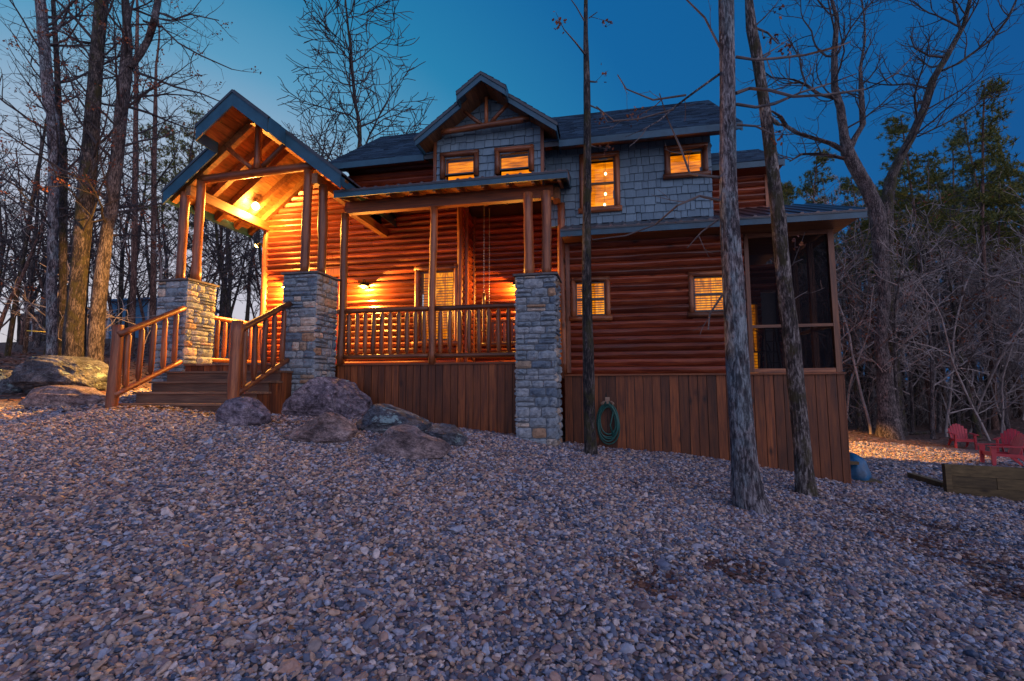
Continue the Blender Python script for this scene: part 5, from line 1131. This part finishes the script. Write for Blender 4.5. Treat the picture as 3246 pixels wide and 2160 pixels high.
KS = [kind_sapling(s) for s in (131, 132, 133, 134)]; KK = [kind_brush(s) for s in (141, 142, 143, 144)]
used = set(); TR = random.Random(77)
def place(kinds, x, y, sc, label, group, rz=None):
    k = TR.choice(kinds); z = g1(x, y)
    if k.name not in used:
        used.add(k.name); o = k; o.location = (x, y, z); o.rotation_euler = (0, 0, TR.uniform(0, 6.28)); o.scale = (sc, sc, sc); o['label'] = label; o['group'] = group
    else: KIDS[k.name] = list(KIDS.get(k.name) or k.children); o = dup(k, (x, y, z), TR.uniform(0, 6.28), sc, label, group)
    return o
def scatter(kinds, n, u0, u1, d0, d1, s0, s1, label, group, mind=1.0, ok=lambda x, y: True):
    pl = []; members = []
    tries = 0
    while len(pl) < n and tries < n*40:
        tries += 1; u = TR.uniform(u0, u1); D = d0+(d1-d0)*TR.random()**.8; p = atd(u, 1200, D); x, y = float(p[0]), float(p[1])
        if not ok(x, y) or any((x-a)**2+(y-b)**2 < mind*mind for a, b in pl): continue
        pl.append((x, y)); members.append((u, D, place(kinds, x, y, TR.uniform(s0, s1), label, group)))
    bins = {}
    for u, D, o in members:
        k = next((nm for lim, nm in LAND if u < lim), LAND[-1][1]); bins.setdefault(k, []).append((D, o))
    for k, L in bins.items():
        L.sort(key=lambda q: q[0])
        for i, (D, o) in enumerate(L): o['label'] = f"{label}, {RANK[i]} {k}"
RANK = ['nearest one', 'second nearest', 'third nearest', 'fourth nearest', 'fifth nearest', 'sixth nearest', 'seventh nearest', 'eighth nearest', 'ninth nearest', 'tenth nearest', 'eleventh nearest', 'twelfth nearest', 'thirteenth nearest', 'fourteenth nearest', 'fifteenth nearest', 'sixteenth nearest', 'seventeenth nearest', 'eighteenth nearest', 'nineteenth nearest', 'twentieth nearest', 'twenty-first nearest', 'twenty-second nearest', 'twenty-third nearest']+[a+' nearest' for a in ('twenty-fourth', 'twenty-fifth', 'twenty-sixth', 'twenty-seventh', 'twenty-eighth')]+['farthest one']*60
LAND = [(50, 'at the left picture edge'), (130, 'beside the tan house'), (220, 'behind the pale blotched trunk'), (290, 'behind the orange lit trunk'), (370, 'behind the forked brown trunk'), (480, 'by the blue building'), (600, 'behind the left stone pillar'), (700, 'behind the left railing'), (900, 'behind the entrance'),
        (2580, 'behind the screened porch'), (2700, 'by the cabin corner'), (2800, 'left of the massive grey tree'), (2900, 'right of the massive grey tree'), (3000, 'left of the lone red chair'), (3100, 'behind the lone red chair'), (3200, 'behind the timber wall'), (9999, 'at the right picture edge')]
outl = lambda x, y: (x < -7.5 or y > 11.5) and math.hypot(x+5.3, y-1.7) > 6.5 and y > 3
scatter(KB, 56, -150, 900, 15, 42, .75, 1.15, 'leafless tree in the left woods', 'leafless trees in the left woods', 1.1, outl)
scatter(KP, 4, 380, 700, 24, 36, .7, .95, 'dark needled pine in the left woods', 'pines in the left woods', 2, outl)
scatter(KS, 7, -100, 860, 12, 24, .7, 1.2, 'thin sapling in the left woods', 'saplings in the left woods', .8, outl)
scatter(KK, 4, -100, 850, 18, 24, .5, .8, 'low tangled bush in the left woods', 'bushes in the left woods', .8, outl)
outr = lambda x, y: (y > 12.9 or x > 19.5) and (x > 8.5 or y > 13)
for (u, D, k, sc, lab) in ((1085, 20, KD, 1.25, 'tall bare tree behind the cabin between the two gables'), (975, 22, KD2, 1.0, 'smaller bare tree behind the ridge of the entrance roof'), (1190, 23, KD2, .95, 'bare tree behind the roof close to the dormer')):
    p = atd(u, 1200, D); place([k], float(p[0]), float(p[1]), sc, lab, 'bare trees behind the cabin')
scatter(KP, 50, 2420, 2900, 26, 52, .78, .98, 'green topped pine in the right woods', 'pines in the right woods', 1.3, outr)
scatter(KP, 52, 2900, 3420, 24, 50, .88, 1.15, 'green topped pine in the right woods', 'pines in the right woods', 1.3, outr)
scatter(KW, 84, 2420, 3400, 20.8, 34, .72, 1.12, 'leafless tree in the right woods', 'leafless trees in the right woods', 1.1, outr)
scatter(KS, 44, 2580, 3400, 20.5, 34, .9, 1.9, 'pale sapling in the right woods', 'saplings in the right woods', .7, outr)
scatter(KK, 42, 2640, 3400, 24, 38, .6, 1.2, 'tangled bare bush in the right woods', 'bushes in the right woods', .6, outr)
for (u, D, lb) in ((2720, 22.5, 'nearest'), (2690, 23.5, 'left'), (2760, 24.5, 'farthest')):
    p = atd(u, 1200, D); place(KK, float(p[0]), float(p[1]), 1.5, lb+' of the tall vine tangles right behind the cabin corner', 'vine tangles behind the cabin corner')
for k in KB+KW+KP+KS+KK+[KD, KD2]:
    if k.name not in used:
        for c in list(k.children): bpy.data.objects.remove(c)
        bpy.data.objects.remove(k)

# ---- leaf litter, grass, twigs on the ground
def litter(name, n, samp, s, label, mat='litter_leaf'):
    g = G(); rg = random.Random(n); k = 0
    xy = np.array([samp(rg) for _ in range(n)]); z = gz(xy[:, 0], xy[:, 1])
    for (x, y), zz in zip(xy, z):
        a = rg.uniform(0, 6.28); L = s*rg.uniform(.6, 1.3); c, d = math.cos(a)*L, math.sin(a)*L; t1, t2, t3 = (rg.uniform(0, .5)*L for _ in range(3)); b = .012
        g.add([(x-c, y-d, zz+b+t1), (x+d*.6, y-c*.6, zz+b), (x+c, y+d, zz+b+t2), (x-d*.6, y+c*.6, zz+b+t3)], [(0, 1, 2, 3)])
    o = g.build(name, mat); tag(o, label, 'leaves', None, 'stuff'); return o
def samp_right(rg):
    while True:
        x, y = rg.uniform(6.5, 34), rg.uniform(9, 30)
        if isgravel(x, y) < .5 or rg.random() < .05: return x, y
def samp_left(rg):
    while True:
        x, y = rg.uniform(-22, -4.5), rg.uniform(-3, 14)
        if (float(isgravel(x, y)) < .5 or rg.random() < .06) and not (x > -5.6 and y > -.6): return x, y
litter('leaf_litter', 9000, samp_right, .07, 'brown fallen leaves on the woodland floor right of the cabin')
litter('leaf_litter', 7000, samp_left, .065, 'brown fallen leaves on the slope left of the cabin')
SP = [(-3.6, -2.2, 1.1, .10, 330), (-.4, -1.9, .9, .22, 110), (-1.4, -2.3, .6, .15, 90), (.4, -2.35, .8, .12, 50), (-1.8, -1.6, .35, .3, 60), (.9, -2.0, .4, .12, 25), (4.15, -4.35, .25, .1, 50), (6.6, -2.95, .5, .15, 110), (6.35, -3.67, .3, .15, 90), (6.5, -1.3, .5, .12, 90), (7.0, -1.66, .5, .15, 90), (6.24, -2.43, .5, .15, 70), (3.44, -4.86, .2, .12, 35), (6.4, -2.6, .9, .35, 70), (4.3, -1.9, .9, .3, 30), (2.8, .1, .4, .1, 30), (-6.5, -1.9, 1.2, .2, 60), (1, -5, 4.5, 2.4, 80)]
def samp_near(rg):
    a = rg.choices(SP, [q[4] for q in SP])[0]; return rg.gauss(a[0], a[2]*.6), rg.gauss(a[1], a[3])
litter('scattered_leaves', 2600, samp_near, .032, 'red brown dead leaves lying on the gravel near the steps and boulders', 'near_leaf')
def grass():
    g = G(); rg = random.Random(4)
    zl = g1(12, 11)
    for _ in range(3200):
        x = rg.uniform(7, 24); y = 11.0+rg.gauss(0, .9)
        if isgravel(x, y) > .6: continue
        zl = g1(x, y)
        h = rg.uniform(.08, .3); dx, dy = rg.gauss(0, .08), rg.gauss(0, .08); g.add([(x-.006, y, zl-.02), (x+.006, y, zl-.02), (x+dx, y+dy, zl+h)], [(0, 1, 2)])
    o = g.build('dry_grass', 'grass'); tag(o, 'dry yellow grass along the far edge of the gravel', 'grass', None, 'stuff')
grass()
# fallen branches
for i, (u, D, L) in enumerate(((3010, 27, 2.4), (2880, 22, 1.6), (3120, 32, 2.2))):
    p = atd(u, 1200, D); z = g1(p[0], p[1]); o = logpiece('fallen_branch', (p[0]-L/2, p[1], z+.06), (p[0]+L/2, p[1]+.3, z+.12), .07, 'bark_dark', None, 7, .1)
    tag(o, ('longest fallen branch on the leaf covered floor right of the cabin', 'fallen branch near the foot of the massive grey tree', 'farthest fallen branch in the right woods')[i], 'branch', 'fallen branches')
# ------------------------------------------------------------------ far buildings on the left slope
def far_house(u0, u1, vt, vb, D, dep, m, label, name, roof_h, wins, cat='building'):
    a, b = atd(u0, vb, D), atd(u1, vb, D); zt = float(atd(u0, vt, D)[2]); zb_ = float(a[2])-.6; x0, x1, y = float(a[0]), float(b[0]), float((a[1]+b[1])/2)
    t = thing(name, label, cat, None, ((x0+x1)/2, y, zb_)); w = x1-x0; H = zt-zb_
    n = max(4, int(w/.5)); 
    wl = G().box(-w/2, w/2, .02, dep, 0, H).build('wall', m, t)
    for i in range(n): G().box(-w/2+w*i/n+.01, -w/2+w*(i+1)/n-.01, -.01, .019, 0, H).build('panel', m, wl)
    G().prism([(-w/2-.3, -.4, H-.12), (-w/2-.3, dep/2, H+roof_h), (-w/2-.3, dep+.4, H-.12), (-w/2-.3, dep+.4, H), (-w/2-.3, dep/2, H+roof_h+.12), (-w/2-.3, -.4, H)], (w+.6, 0, 0)).build('roof', 'house_roof' if roof_h > .6 else m, t)
    for (wx, ww, z0, z1) in wins:
        f = G().box(wx*w-ww/2-.07, wx*w+ww/2+.07, -.06, -.012, z0*H-.07, z1*H+.07).build('window_frame', 'white_trim', t); G().box(wx*w-ww/2, wx*w+ww/2, -.075, -.061, z0*H, z1*H).build('pane', 'sash', f)
    G().box(-w/2-.06, -w/2+.06, -.07, -.012, 0, H-.1).build('corner_trim', 'white_trim', t); G().box(w/2-.06, w/2+.06, -.07, -.012, 0, H-.1).build('corner_trim', 'white_trim', t)
    return t
far_house(325, 480, 940, 1086, 34, 6, 'siding_blue', 'pale blue metal building between the trunks left of the entrance', 'metal_building', .5, [(-.3, .8, .45, .7)])
far_house(40, 190, 988, 1064, 40, 6, 'siding_tan', 'small tan house with white trim far behind the trees at left', 'small_house', 1.0, [(-.25, .9, .35, .75), (.2, .9, .35, .75)], 'house')
a, b = atd(85, 1040, 16), atd(275, 1052, 17); o = G().beam(a.tolist(), b.tolist(), .004, .035).build('marking_tape', 'clapper'); tag(o, 'yellow tape strung between two trees at far left', 'tape')

# thin twigs lying on the gravel
rg = random.Random(91); tw_ = G()
for _ in range(150):
    a = rg.choice([(rg.uniform(-4.5, 3), rg.uniform(-3.4, -1.6)), (rg.uniform(3, 8.5), rg.uniform(-4.6, -.2)), (rg.uniform(0, 6), rg.uniform(-5.6, -2))]); an = rg.uniform(0, 6.28); L = rg.uniform(.08, .34); z = g1(*a)+.022
    tw_.tube([(a[0], a[1], z), (a[0]+math.cos(an)*L*.5, a[1]+math.sin(an)*L*.5, z+rg.uniform(0, .03)), (a[0]+math.cos(an+.3)*L, a[1]+math.sin(an+.3)*L, z)], [.004, .0035, .002], 4, False)
tag(tw_.build('fallen_twigs', 'twig_mid'), 'thin broken twigs scattered on the gravel', 'twigs', None, 'stuff')
